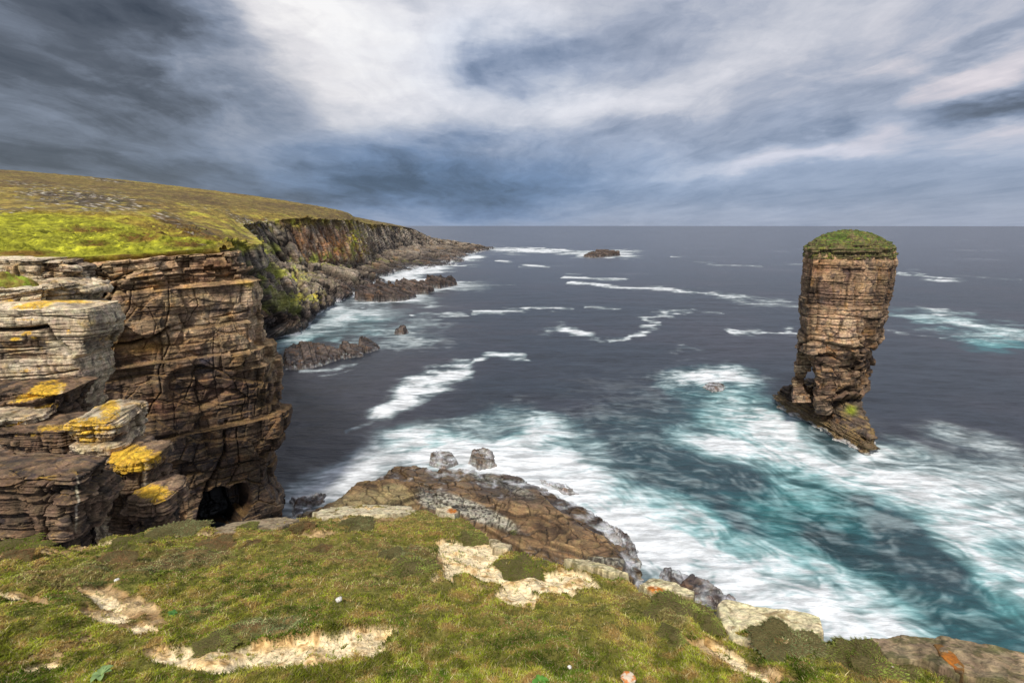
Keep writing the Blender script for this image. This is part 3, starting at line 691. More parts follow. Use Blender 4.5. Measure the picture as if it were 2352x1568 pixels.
def cliff_sculpt(px, py, P, N):
    d = np.zeros(px.shape); c = np.zeros(px.shape)
    f = (P[..., 1] < 72)
    wx = px + 4 * fbm3(P, .5, 3, 71); wy = py + 4 * fbm3(P, .5, 3, 72)
    for pts, w, a, cc in CR:
        g = np.exp(-(seg_d(wx, wy, pts) / (w * (.75 if a >= .8 else .42))) ** 2) * f; d = np.minimum(d, -a * g * (1 if a >= .8 else .6)); c = np.maximum(c, cc * g * (.95 if a >= .8 else .75))
    cave = sm(1.15, .8, ell(wx, wy, (505, 1185, 46, 62, 14))) * f; cave = np.maximum(cave, sm(1.15, .8, ell(wx, wy, (545, 1150, 30, 40, 20))) * f * .8)
    d -= 6 * cave; c = np.maximum(c, cave * 1.1)
    f1, e3, c3 = worley3(P[..., 0] / 4.2 + .15 * P[..., 2] / 4, P[..., 1] / 4.2, P[..., 2] / 4.2 + .1 * P[..., 0] / 4, 91)
    f1, e4, c4 = worley3(P[..., 0] / 1.7, P[..., 1] / 1.7, P[..., 2] / 1.5, 92)
    d += (.9 * (c3 - .5) + .30 * (c4 - .5)) ; j3 = np.exp(-(e3 / .022) ** 2) * (.3 + .7 * (c3 > .4)); j4 = np.exp(-(e4 / .035) ** 2) * (c4 > .6)
    d -= .22 * j3 + .05 * j4; c = np.maximum(c, np.maximum(.6 * j3, .35 * j4))
    # broad relief: the wall steps back left of the main crack, bulges below it
    d -= 1.0 * sm(1.2, .6, ell(wx, wy, (300, 930, 70, 100))) * f
    d -= .8 * sm(1.2, .6, ell(wx, wy, (215, 700, 30, 80))) * f
    d += .7 * sm(1.2, .7, ell(wx, wy, (320, 700, 80, 80, -20))) * f
    d -= .7 * sm(1.1, .9, ell(wx, wy, (450, 890, 70, 50))) * f
    d += .35 * sm(1.1, .9, ell(wx, wy, (480, 780, 60, 38))) * f
    topz = sm(648, 630, py) * f; k_, fr_, th_ = layers(P[..., 2], .42, 9); _, e_, c_ = worley2(P[..., 0] / 1.6, P[..., 1] / 1.6, k_, 99)
    d += topz * (1.5 * (c_ - .62)); c = np.maximum(c, topz * np.maximum(.8 * (np.minimum(fr_, 1 - fr_) * th_ < .05), .6 * (e_ < .07)))
    return d, c
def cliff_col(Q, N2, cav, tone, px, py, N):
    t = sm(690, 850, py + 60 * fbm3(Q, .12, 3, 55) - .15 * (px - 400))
    c = blendpal(Q, N2, cav, tone, PAL, PALC, t, 2, .17)  # lower face darker: wet brown rock, with shade painted into it
    for e, cc, s in (((265, 790, 60, 14, -14), (.45, .25, .10), .8), ((340, 800, 50, 12, -8), (.48, .26, .08), .8), ((460, 730, 40, 20), (.46, .35, .24), .6), ((565, 700, 24, 60), (.62, .48, .36), .7), ((560, 648, 25, 10), (.55, .34, .10), .8),
                     ((560, 770, 24, 30), (.50, .38, .27), .5), ((430, 790, 50, 20), (.34, .19, .09), .6), ((365, 935, 40, 20), (.22, .10, .06), .6), ((500, 900, 60, 30), (.17, .10, .075), .5), ((470, 830, 30, 35), (.055, .05, .06), .75),
                     ((575, 655, 12, 8), (.60, .40, .06), .7), ((500, 610, 40, 18), (.36, .17, .08), .7), ((440, 640, 60, 14), (.30, .15, .085), .5), ((500, 700, 16, 14), (.10, .09, .105), .7), ((290, 1110, 70, 60), (.03, .025, .022), .5),
                     ((600, 900, 14, 60), (.16, .11, .06), .6), ((420, 1030, 90, 50), (.045, .036, .034), .6), ((590, 1070, 40, 40), (.12, .09, .06), .5), ((260, 980, 60, 60), (.035, .03, .034), .7), ((470, 1090, 30, 14), (.20, .14, .09), .5)):
        g = np.exp(-ell(px, py, e) ** 2) * s * (.6 + .8 * sm(-.3, .3, fbm3(Q, .5, 3, 12)))
        lum = (1 - .8 * cav); c = c + (np.asarray(cc) * lum[..., None] * (.7 + .6 * tone)[..., None] - c) * np.clip(g, 0, 1)[..., None]
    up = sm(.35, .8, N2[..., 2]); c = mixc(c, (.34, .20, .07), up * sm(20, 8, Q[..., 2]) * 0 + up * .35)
    cave = sm(1.15, .8, ell(px, py, (508, 1185, 44, 62, 14))); c = mixc(c, (.006, .006, .006), cave)  # darkness inside the cave painted into the rock colour
    return c
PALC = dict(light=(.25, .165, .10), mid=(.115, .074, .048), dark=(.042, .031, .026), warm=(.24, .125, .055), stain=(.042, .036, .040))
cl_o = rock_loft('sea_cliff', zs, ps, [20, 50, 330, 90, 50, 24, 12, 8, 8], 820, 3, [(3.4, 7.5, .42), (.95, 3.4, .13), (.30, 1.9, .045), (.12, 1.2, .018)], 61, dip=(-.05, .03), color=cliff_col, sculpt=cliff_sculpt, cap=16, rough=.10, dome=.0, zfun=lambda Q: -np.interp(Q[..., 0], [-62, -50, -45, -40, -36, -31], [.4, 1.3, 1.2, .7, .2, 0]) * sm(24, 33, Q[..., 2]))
tag(cl_o, kind='structure')
print('T cliff', round(time.time()-T0,1))

# ================================================================== MEADOW AND FAR LAND
CTRL = [(0, 592, 45), (90, 597, 45), (170, 604, 49), (300, 588, 53), (450, 573, 57), (520, 569, 60), (0, 540, 70), (170, 540, 80), (400, 535, 85), (0, 490, 130), (300, 494, 130), (520, 545, 120),
        (0, 430, 280), (300, 450, 250), (500, 480, 220), (100, 460, 200), (0, 391, 480), (240, 410, 450), (500, 441, 430), (700, 469, 440), (800, 489, 450), (835, 507, 480),
        (610, 560, 178), (560, 519, 230), (614, 511, 280), (669, 501, 300), (743, 505, 340), (808, 505, 400), (843, 514, 470), (889, 517, 560), (947, 524, 650), (990, 545, 720), (1060, 556, 780), (650, 478, 350), (760, 493, 390)]
CP3 = np.array([at(a, b_, y) for a, b_, y in CTRL])
EX = [(-700, 40, 42), (-700, 300, 85), (-700, 700, 88), (-450, 700, 70), (-300, 700, 52), (-220, 750, 34), (-700, 1000, 60), (-350, 950, 20), (-200, 900, 8), (-150, 50, 36), (-100, 38, 34.5), (-250, 100, 42)]
CP3 = np.concatenate([CP3, np.array(EX, float)])
def _phi(r): return r * r * np.log(r + 1e-6)
_n = len(CP3); _K = _phi(np.linalg.norm(CP3[:, None, :2] - CP3[None, :, :2], axis=-1) / 100) + np.eye(_n) * .004
_Pm = np.c_[np.ones(_n), CP3[:, :2] / 100]
_w = np.linalg.solve(np.block([[_K, _Pm], [_Pm.T, np.zeros((3, 3))]]), np.r_[CP3[:, 2], 0, 0, 0])
def land_z(x, y):
    o = _w[_n] + _w[_n + 1] * x / 100 + _w[_n + 2] * y / 100
    for i in range(_n): o = o + _w[i] * _phi(np.hypot(x - CP3[i, 0], y - CP3[i, 1]) / 100)
    return o
def turf_paint(P, px, py):
    """bright meadow, brown moor, rocky scatter; returns colour and rock amount"""
    n1 = fbm3(P, .035, 5, 601); n2 = fbm3(P, .16, 4, 602); n3 = fbm3(P, .6, 4, 603)
    c = mixc(np.broadcast_to(np.float32([.25, .18, .035]), P.shape).copy(), (.13, .08, .025), sm(-.1, .3, n1 + .4 * n2))
    c = mixc(c, (.33, .29, .035), sm(.0, .35, n2 + sm(470, 560, py) * .35 - .12))
    top = sm(30, -5, py - (392 + .12 * px)); c = mixc(c, (.10, .07, .03), sm(30, 4, np.abs(py - (398 + px * .125))) * .6)
    md = np.maximum.reduce([sm(1.1, .85, ell(px, py + 8 * n2, e)) for e in ((120, 545, 260, 55, 4), (330, 570, 170, 26, -4), (-100, 540, 200, 60))])
    c = mixc(c, (.23, .245, .022), md * .8)
    c = mixc(c, (.40, .40, .03), md * sm(-.05, .25, n3) * .7)
    br = np.maximum.reduce([sm(1.2, .5, ell(px + 9 * n3, py + 5 * n3, e)) for e in ((200, 528, 70, 9), (215, 560, 40, 9), (60, 583, 90, 9), (320, 545, 60, 14), (430, 560, 60, 10), (340, 590, 120, 7), (160, 598, 60, 6), (450, 535, 50, 12, 20), (400, 510, 60, 10, 15))])
    c = mixc(c, (.13, .07, .018), br * sm(-.35, .05, n3) * .95)
    rk = np.maximum.reduce([sm(1.2, .4, ell(px, py, e)) * e[5] for e in ((190, 460, 210, 32, 6, 1.), (400, 508, 110, 16, 22, .75), (250, 415, 60, 4, 6, .9), (470, 480, 60, 8, 10, .5), (80, 425, 90, 8, 6, .7), (560, 505, 60, 14, 25, .8), (20, 482, 90, 10, 0, .8), (480, 565, 120, 10, -5, .3), (600, 520, 40, 20, 0, .9))])
    rk = rk * sm(-.08, .12, fbm3(P, .16, 4, 610) + .12 * rk)
    c = mixc(c, (.05, .04, .03), rk * .85)
    w = rk * sm(.2, .3, fbm3(P, .6, 4, 611)); c = mixc(c, (.55, .50, .43), w)
    c *= (1 + .55 * n3 + .3 * n2)[..., None]
    return np.clip(c, 0, 1), rk
m_t, nt = nt_new('moor_turf'); b = NB(nt)
pos = b.n('ShaderNodeNewGeometry').outputs['Position']
g1 = b.noise(pos, 1.3, 6, .7); g2 = b.noise(b.mapping(pos, scale=(1, 1, 3)), .35, 4, .6)
out_bsdf(b, b.mix(1., b.attr('Col'), b.m('MULTIPLY', b.mr(g1, .25, .75, .55, 1.5), b.mr(g2, .3, .7, .75, 1.25)), 'MULTIPLY'), .95, b.bump(b.m('ADD', g1, b.m('MULTIPLY', g2, 2.)), .45, .8), .15)

# --- near meadow on the headland
def build_meadow():
    nx, ny = 620, 420
    xs = np.concatenate([np.linspace(-160, -75, 120)[:-1], np.linspace(-75, -33.6, nx - 119)])
    S = [(-160, 34), (-100, 38.6), (-60, 45.0), (-47, 48.4), (-36, 57.1), (-33.6, 59.0)]
    Nn = [(-160, 116), (-80, 138), (-62, 97), (-52, 84), (-40, 73), (-33.6, 63.0)]
    ys = np.interp(xs, *zip(*S)) + 1.5 * fbm2(xs, 0 * xs, .3, 5, 5) + .6; yn = np.interp(xs, *zip(*Nn))
    t = np.linspace(0, 1, ny) ** 1.7
    P = np.zeros((ny + 4, len(xs), 3)); P[4:, :, 0] = xs[None]; P[4:, :, 1] = ys[None] + (yn - ys)[None] * t[:, None]
    P[4:, :, 2] = land_z(P[4:, :, 0], P[4:, :, 1])
    for k in range(4):
        P[k] = P[4]; P[k, :, 2] -= (4 - k) * .45; P[k, :, 1] += .25 * (4 - k)
    G = P[4:]
    tus = np.maximum(0, fbm3(G, .45, 4, 701)) * 1.5 + .5 * fbm3(G, .15, 3, 702) + .18 * fbm3(G, 1.6, 3, 703)
    G[..., 2] += tus * sm(0, .06, t)[:, None] - .15 + .1 * (1 - sm(0, .06, t))[:, None]
    px, py = project(P); c, rk = turf_paint(P, px, py)
    edge = np.ones(ny + 4); edge[4:] = sm(.035, .0, t)
    c = mixc(c, (.15, .09, .03), (edge[:, None] * np.ones(len(xs))) * .7 * sm(-.3, .2, fbm3(P, .8, 3, 3)))
    me = raw_mesh('meadow', P.reshape(-1, 3), [grid_faces(ny + 4, len(xs))], dict(Col=c.reshape(-1, 3)))
    tag(link('meadow', me, m_t), kind='structure')
build_meadow()
print('T build_meadow', round(time.time()-T0,1))

# --- the coast running away to the far point: stations of (water, apron, foot, rim)
def S_(px, py, Y): return at(px, py, Y)
def Wt(px, py): return sea_at(px, py, -.3)
ST = [
 [(-60, 97, -1), (-61, 96.5, 10), (-62, 96, 22), (-64, 95, 33.8)],
 [(-80, 140, -1), (-81, 138, 10), (-82, 136, 22), (-84, 132, 33.0)],
 [Wt(600, 792), S_(608, 715, 168), S_(612, 620, 174), S_(608, 562, 178)],
 [Wt(645, 776), S_(648, 705, 178), S_(620, 610, 205), S_(575, 532, 210)],
 [Wt(697, 768), S_(680, 690, 195), S_(625, 602, 228), S_(556, 516, 232)],
 [Wt(727, 727), S_(705, 670, 225), S_(645, 608, 262), S_(614, 511, 280)],
 [Wt(772, 700), S_(745, 655, 255), S_(700, 614, 288), S_(669, 501, 300)],
 [Wt(826, 674), S_(800, 640, 300), S_(765, 606, 328), S_(743, 505, 340)],
 [Wt(880, 652), S_(858, 633, 345), S_(833, 610, 385), S_(808, 505, 400)],
 [Wt(912, 632), S_(887, 612, 415), S_(865, 585, 450), S_(843, 514, 470)],
 [Wt(955, 622), S_(932, 598, 490), S_(905, 568, 545), S_(889, 517, 560)],
 [Wt(1062, 609), S_(1005, 588, 545), S_(965, 560, 635), S_(947, 524, 650)],
 [Wt(1080, 587), S_(1045, 575, 655), S_(1012, 560, 705), S_(990, 546, 720)],
 [Wt(1118, 577), S_(1100, 568, 765), S_(1085, 562, 775), S_(1062, 556, 782)],
 [Wt(1140, 571), S_(1137, 571, 820), S_(1134, 570.5, 822), S_(1130, 569, 826)],
 [(-60, 900, -2), (-70, 902, 0), (-80, 905, 1), (-95, 910, 2)]]
def build_coast():
    ST_ = np.array([[np.asarray(p, float) for p in s] for s in ST])     # (n,4,3)
    n = len(ST_); ns = 900
    u = np.linspace(0, n - 1, ns)
    def cr(a, k):
        # linear along the coast with slight smoothing
        return np.stack([np.interp(u, np.arange(n), a[:, k, j]) for j in range(3)], -1)
    prof = np.stack([cr(ST_, k) for k in range(4)], 0)                   # (4, ns, 3)
    ker = np.ones(21) / 21
    for k in range(4):
        for j in range(3):
            pad = np.pad(prof[k, :, j], 10, mode='edge'); prof[k, :, j] = np.convolve(pad, ker, 'valid')
    rows = []
    for (a, c_, m) in ((0, 1, 110), (1, 2, 90), (2, 3, 170)):
        for t in np.arange(m) / m: rows.append(prof[a] + (prof[c_] - prof[a]) * t)
    rows.append(prof[3]); nb = len(rows)
    # inland
    inl = 210; dirv = np.array([-1, .22]); dirv = dirv / np.linalg.norm(dirv)
    for t in np.linspace(0, 1, inl + 1)[1:]:
        dd = 620 * t ** 1.8 + 2 * t
        q = prof[3].copy(); q[:, 0] += dirv[0] * dd; q[:, 1] += dirv[1] * dd
        zl = land_z(q[:, 0], q[:, 1]); k = sm(0, 12, dd)
        q[:, 2] = prof[3][:, 2] + (zl - prof[3][:, 2]) * k; rows.append(q)
    P = np.array(rows); N = grid_normals(P)
    if N[60, 400, 2] < 0: N = -N
    inland = np.zeros(P.shape[:2]); inland[nb:] = 1
    rowf = np.arange(P.shape[0])[:, None] * np.ones(ns)
    px, py = project(P)
    # ledges on the shore platform dip along the coast and break into saw-tooth ribs; the wall above is columnar
    d1, cv1, tn1 = rock_disp(P, [(5, 16, 3.0), (1.7, 7, 1.8), (.7, 4, .8)], (.42, -.22), 801, 1.5)
    q = P.copy(); q[..., 2] *= .3
    f1, e2, cid = worley3(P[..., 0] / 9, P[..., 1] / 9, P[..., 2] / 45, 77)
    f1b, e2b, cidb = worley3(P[..., 0] / 3.4, P[..., 1] / 3.4, P[..., 2] / 22, 78)
    wall = sm(190, 225, rowf) * sm(nb + 2, nb - 8, rowf)
    dW = 3.6 * (cid - .5) + 1.6 * (cidb - .5) - 1.6 * np.exp(-(e2 / .1) ** 2) - .7 * np.exp(-(e2b / .12) ** 2) + 1.2 * fbm3(P, .12, 4, 90)
    cW = np.maximum(np.exp(-(e2 / .12) ** 2) * .9, np.exp(-(e2b / .15) ** 2) * .7)
    apr = sm(0, 12, rowf) * (1 - wall) * (1 - inland)
    d = d1 * apr + 1.2 * fbm3(P, .08, 4, 91) * apr + dW * wall * .8
    d = d + inland * 0
    Q = P + N * d[..., None]
    tm = inland * sm(0, 14, rowf - nb)
    Q[..., 2] += tm * (1.0 * fbm3(P, .05, 4, 92) + .5 * fbm3(P, .25, 3, 93)) * sm(70, 250, P[..., 1])
    low = (P[..., 1] < 140 + 0 * P[..., 0]) & (inland > 0) & (P[..., 0] > -170); Q[..., 2] -= np.where(low, .6 * sm(150, 120, P[..., 1]), 0)
    N2 = grid_normals(Q); N2 = np.where(N2[60:61, 400:401, 2:3] < 0, -N2, N2)
    up = N2[..., 2]
    turf, rk = turf_paint(Q, px, py)
    Q[..., 2] += rk * inland * 1.1 * np.maximum(0, fbm3(P, .4, 3, 94) + .1)
    cav = cv1 * (1 - wall) + cW * wall
    tone = tn1 * (1 - wall) + (cid * .6 + cidb * .4) * wall
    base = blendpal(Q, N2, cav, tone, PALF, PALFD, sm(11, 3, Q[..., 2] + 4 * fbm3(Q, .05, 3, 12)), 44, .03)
    orange = np.maximum.reduce([np.exp(-ell(px, py, e) ** 2) * e[5] for e in ((770, 565, 50, 34, 0, .8), (700, 560, 30, 50, 0, .35), (830, 570, 20, 30, 0, .3), (800, 575, 30, 18, 0, .4))])
    base = mixc(base, (.55, .25, .09), np.clip(1.2 * orange * wall * sm(-.5, .2, fbm3(q, .3, 3, 46)), 0, 1))
    streak = sm(.05, .3, fbm3(q, .5, 3, 47)); base = mixc(base, (.36, .31, .25), streak * wall * .5 * sm(640, 680, px))
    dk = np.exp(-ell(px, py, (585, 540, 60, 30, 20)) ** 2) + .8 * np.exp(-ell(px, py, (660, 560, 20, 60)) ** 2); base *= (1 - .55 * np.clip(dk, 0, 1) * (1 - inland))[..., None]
    grn = fbm3(Q, .09, 4, 48) + .35 * fbm3(Q, .4, 3, 49)
    gm = np.maximum.reduce([np.exp(-ell(px, py, e) ** 2) * e[5] for e in ((640, 640, 90, 40, 0, .8), (720, 600, 110, 26, 0, .75), (690, 690, 60, 30, 0, .8), (600, 610, 50, 30, 0, .8), (820, 560, 26, 40, 0, .9), (740, 590, 50, 16, 0, .8), (620, 700, 26, 20, 0, .6), (960, 600, 60, 14, 0, .25), (560, 560, 60, 40, 0, .6), (860, 600, 60, 14, 0, .4), (620, 575, 30, 20, 0, .8))])
    g = sm(.02, .28, grn + gm * .34 - .22 + .1 * up)
    base = mixc(base, (.27, .28, .05), np.clip(g * gm * 1.25, 0, 1))
    yl = np.maximum.reduce([np.exp(-ell(px, py, e) ** 2) * e[5] for e in ((815, 545, 18, 26, 0, .9), (832, 575, 14, 14, 0, .7), (705, 690, 30, 14, 0, .8), (600, 745, 16, 8, 0, .7), (780, 570, 16, 10, 0, .5), (690, 640, 26, 14, 0, .5), (570, 650, 20, 30, 0, .5))])
    base = mixc(base, (.55, .46, .03), yl * sm(.0, .2, fbm3(Q, .35, 3, 51)))
    grey = np.exp(-ell(px, py, (1000, 580, 90, 16, 8)) ** 2); base = mixc(base, (.22, .19, .17), grey * .5 * sm(-.1, .25, fbm3(Q, .15, 3, 52)))
    blk = sm(3.2, 1.0, Q[..., 2] + 1.5 * fbm3(Q, .15, 3, 53)); base = mixc(base, (.03, .024, .022), blk * .85)
    fo = sm(.9, .1, Q[..., 2] + 1.0 * fbm3(Q, .3, 3, 54)); base = mixc(base, (.6, .63, .66), fo * .8)
    rim = np.clip(sm(nb - 40, nb + 2, rowf + 60 * fbm3(Q, .05, 4, 55) + 20 * fbm3(Q, .2, 3, 57)), 0, 1)
    # beyond the bay the turf gives way to bare rock towards the point
    bare = sm(840, 1000, px + 60 * fbm3(Q, .03, 4, 56)) * .92
    c = base + (turf - base) * np.clip(rim * (1 - bare), 0, 1)[..., None]
    wet = sm(5, 1, Q[..., 2])
    me = raw_mesh('coast', Q.reshape(-1, 3), [grid_faces(Q.shape[0], ns)], dict(Col=c.reshape(-1, 3), wet=wet.ravel()))
    tag(link('hillside', me, M_ROCKF), kind='structure')
PALF = dict(light=(.42, .35, .27), mid=(.24, .19, .14), dark=(.065, .052, .044), warm=(.26, .16, .08), stain=(.05, .045, .045))
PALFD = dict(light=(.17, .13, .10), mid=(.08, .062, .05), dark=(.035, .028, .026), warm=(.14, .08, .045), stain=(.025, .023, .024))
build_coast()
print('T build_coast', round(time.time()-T0,1))

# ================================================================== ROCKS IN THE WATER
def rock_field(name, outline, z0, hfun, res, scales, dip, seed, colf, mat=None, edge=2.0, cull=None, pix=True, fall=1.0, disp=1., zmin=-1.5, warp=.35, wob=.6):
    """heightfield rock standing on the sea bed; outline traced as pixels on the plane z0 or given in metres"""
    pts = [tuple(sea_at(a, b_, z0)[:2]) for a, b_ in outline] if pix else outline
    A = np.array(pts); mg = 1.5 if cull is None else .1; x0, y0 = A.min(0) - mg; x1, y1 = A.max(0) + mg
    nx, ny = int((x1 - x0) / res) + 2, int((y1 - y0) / res) + 2
    X, Y = np.meshgrid(np.linspace(x0, x1, nx), np.linspace(y0, y1, ny))
    w = wob * fbm2(X, Y, (.5 / max(wob, .2)) if cull is None else 4., 4, seed)
    sd = poly_sd(X, Y, pts) + w
    Z = hfun(X, Y, sd)
    P = np.stack([X, Y, Z], -1)
    d, cav, tone = rock_disp(P, scales, dip, seed, warp)
    P[..., 2] = Z + (d * disp) * sm(-.5, .6, sd)
    P[..., 2] = np.maximum(P[..., 2], zmin)
    N = grid_normals(P); N *= np.sign(N[..., 2:3] + 1e-9)
    px, py = project(P)
    c = colf(P, N, cav, tone, px, py, sd)
    F = grid_faces(ny, nx)
    if cull is not None:
        F = F[(sd.ravel()[F] > cull).all(1)]; used, inv = np.unique(F, return_inverse=True); F = inv.reshape(-1, 4)
        P = P.reshape(-1, 3)[used]; c = c.reshape(-1, 3)[used]
    me = raw_mesh(name, P.reshape(-1, 3), [F], dict(Col=c.reshape(-1, 3), wet=sm(3.5, .6, P[..., 2]).ravel()))
    return link(name, me, mat or M_SHELF)
def wash(c, P, lo=.25, hi=1.5, amt=.85, seed=5, col=(.66, .69, .72)):
    n = fbm3(P * np.array([1, 1, .2]), .45, 5, seed)
    up_ = grid_normals(P)[..., 2]; return mixc(c, col, sm(hi, lo, P[..., 2] + 1.7 * n) * amt * (.25 + .75 * np.clip(np.abs(up_), 0, 1) ** 2))
def terr(h, k):
    q = h / k; f = q - np.floor(q); return k * (np.floor(q) + .25 * f + .75 * sm(.62, .95, f))
def shelf_h(X, Y, sd):
    h = sm(-.8, 1.8, sd) * 1.3 - .9 + np.clip(sd, 0, 30) * .10
    px, py = project(np.stack([X, Y, 0 * X + 1.5], -1))
    h = h + 1.5 * sm(6, -6, (px - 815) * .35 - (py - 1105)) * 0
    # raised cracked step on the left, a lower gulley of bare slabs in the middle
    L = sm(.0, 1.6, poly_sd(px, py, [(640, 1200), (760, 1150), (812, 1100), (905, 1092), (975, 1110), (985, 1140), (930, 1185), (800, 1215)]) / 14)
    h = h + 1.5 * L
    Rr = sm(.0, 2.0, poly_sd(px, py, [(1180, 1100), (1240, 1110), (1290, 1160), (1400, 1215), (1450, 1270), (1440, 1330), (1200, 1280), (1100, 1220), (1130, 1170)]) / 16)
    wx = X + .8 * fbm2(X, Y, .4, 3, 5); wy = Y + .8 * fbm2(X, Y, .4, 3, 6)
    f1, e5, c5 = worley2(wx / 3.2 + .3 * wy / 3.2, wy / 2.2, 0, 63)
    return terr(h + 1.2 * Rr + .6 * fbm2(X, Y, .12, 3, 4) + .12 * X + .10 * Y, .62) - .12 * X - .10 * Y + .5 * (.55 * (c5 - .5) - .3 * np.exp(-(e5 / .05) ** 2)) * sm(0, 1.5, sd)
def shelf_col(P, N, cav, tone, px, py, sd):
    x, y = P[..., 0], P[..., 1]
    wx = x + .8 * fbm2(x, y, .4, 3, 5); wy = y + .8 * fbm2(x, y, .4, 3, 6)
    c = mixc(np.broadcast_to(np.float32([.23, .14, .065]), P.shape).copy(), (.10, .06, .03), sm(-.2, .3, fbm2(x, y, .25, 4, 7)))
    c = mixc(c, (.30, .20, .09), sm(.1, .5, tone - .4 + .5 * fbm2(x, y, .5, 3, 8)))
    f1, e5, c5 = worley2(wx / 3.2 + .3 * wy / 3.2, wy / 2.2, 0, 63); f1, e6, c6 = worley2(wx / 1.2, wy / .8, 0, 64)
    c = c * (.6 + .5 * tone + .3 * c5)[..., None]; crk = np.maximum(np.exp(-(e5 / .045) ** 2), .8 * np.exp(-(e6 / .06) ** 2) * (c6 > .35)); cav = np.maximum(cav, crk)
    # dry yellow-grey facets, left
    g = np.maximum.reduce([sm(1.2, .6, ell(px, py, e)) for e in ((860, 1150, 110, 30, -6), (905, 1120, 30, 12))]); c = mixc(c, (.30, .25, .12), g * .6)
    g = np.maximum.reduce([sm(1.1, .7, ell(px, py, e)) for e in ((1010, 1150, 60, 24, 10), (1080, 1170, 130, 22, 22), (1180, 1120, 60, 12, 25), (1130, 1105, 60, 9, 18), (1100, 1085, 40, 8, 5), (1420, 1290, 80, 10, 6))])
    sp = fbm2(x, y, 2.3, 3, 9) + .5 * fbm2(x, y, .5, 3, 10); pale = mixc(np.broadcast_to(np.float32([.42, .39, .30]), P.shape).copy(), (.10, .085, .06), sm(.0, .16, sp))
    gg = g * sm(-.35, -.1, fbm2(x, y, .35, 4, 12) + g * .2); c = c + (pale - c) * gg[..., None]
    g = np.exp(-ell(px, py, (1180, 1130, 90, 26, 18)) ** 2); c = mixc(c, (.115, .095, .08), g * .7)
    g = sm(1.1, .7, ell(px, py, (1180, 1222, 10, 7))) ; c = mixc(c, (.14, .16, .02), g * .6)
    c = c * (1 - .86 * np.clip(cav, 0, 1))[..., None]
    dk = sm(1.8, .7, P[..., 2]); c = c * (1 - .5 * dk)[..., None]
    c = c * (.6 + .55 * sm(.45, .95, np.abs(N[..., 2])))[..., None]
    return wash(c, P, -.5, .7, .8, 6)
SHELF = [(640, 1185), (672, 1172), (762, 1150), (800, 1112), (850, 1096), (905, 1068), (960, 1064), (1000, 1072), (1060, 1062), (1120, 1074), (1185, 1082), (1240, 1108), (1290, 1128), (1380, 1168), (1440, 1215), (1490, 1280), (1490, 1330), (1490, 1380), (1400, 1430), (700, 1300), (600, 1250)]
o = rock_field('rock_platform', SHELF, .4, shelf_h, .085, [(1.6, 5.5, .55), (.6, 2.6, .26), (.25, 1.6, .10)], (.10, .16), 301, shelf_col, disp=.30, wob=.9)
tag(o, 'cracked brown rock platform with pale barnacle patches below the turf edge, washed by surf', 'rock platform')
def lump(H, k=1.2, base=-.9):
    return lambda X, Y, sd: terr(base + (H - base) * sm(-.3, k, sd) + .3 * H * fbm2(X, Y, .6, 3, 9) + .06 * (X + Y), .4) - .06 * (X + Y)
def dcol(pal, seed, w=.8, lo=.1, hi=1.0, bs=.25):
    def f(P, N, cav, tone, px, py, sd):
        c = paint_rock(P, N, cav, tone, pal, seed, bs)
        return wash(c, P, lo, hi, w, seed)
    return f
R1 = [(1.0, 2.5, .35), (.35, 1.2, .16)]
PALB = dict(light=(.20, .145, .10), mid=(.105, .076, .052), dark=(.07, .054, .043), warm=(.2, .13, .07), stain=(.05, .045, .045))
for pts, H, lab, sd_ in (([(980, 1068), (985, 1044), (1012, 1034), (1044, 1044), (1060, 1064), (1020, 1080)], .95, 'left of two grey boulders in the surf beyond the rock platform', 41),
                         ([(1072, 1060), (1080, 1040), (1115, 1033), (1140, 1048), (1144, 1068), (1100, 1078)], 1.15, 'right of two brown boulders in the surf beyond the rock platform', 42)):
    tag(rock_field('boulder', pts, .2, lump(H, .9), .05, R1, (.1, .2), sd_, dcol(PALB, sd_, .75, .2, 1.5, .5), edge=1, wob=.3), lab, 'boulder', 'surf-washed boulders')
for pts, H, lab, sd_ in (([(1605, 885), (1620, 876), (1660, 878), (1675, 888), (1665, 900), (1630, 902)], .75, 'low dark rock half submerged in foam left of the sea stack', 43),
                         ([(1505, 1345), (1503, 1300), (1545, 1298), (1600, 1318), (1680, 1360), (1740, 1392), (1730, 1420), (1560, 1400)], .95, 'dark wet rock slab washed by foam beyond the orange-spotted ledge', 44),
                         ([(1700, 1380), (1760, 1392), (1830, 1440), (1800, 1470), (1700, 1440)], 1.0, 'low dark rock awash under streaming foam below the large pale slab', 45),
                         ([(1340, 1160), (1400, 1190), (1470, 1235), (1490, 1290), (1440, 1290), (1380, 1200)], .7, 'smooth grey rock awash along the right edge of the rock platform', 46),
                         ([(1225, 1095), (1300, 1100), (1345, 1135), (1300, 1140), (1240, 1115)], .6, 'thin grey rock rib awash behind the rock platform', 47),
                         ([(2338, 1062), (2352, 1052), (2400, 1058), (2390, 1075), (2345, 1072)], 1.1, 'small dark rock in the foam at the right edge of the view', 48),
                         ([(655, 1165), (652, 1140), (690, 1138), (770, 1124), (755, 1150), (700, 1190), (655, 1200)], 1.0, 'dark wet rock beside the foot of the cliff, behind the turf edge', 49)):
    tag(rock_field('rock', pts, .2, lump(H, 1.6), .07, R1, (.1, .2), sd_, dcol(PALS, sd_, .8, -.1, 1.1, .3), wob=.5), lab, 'rock')
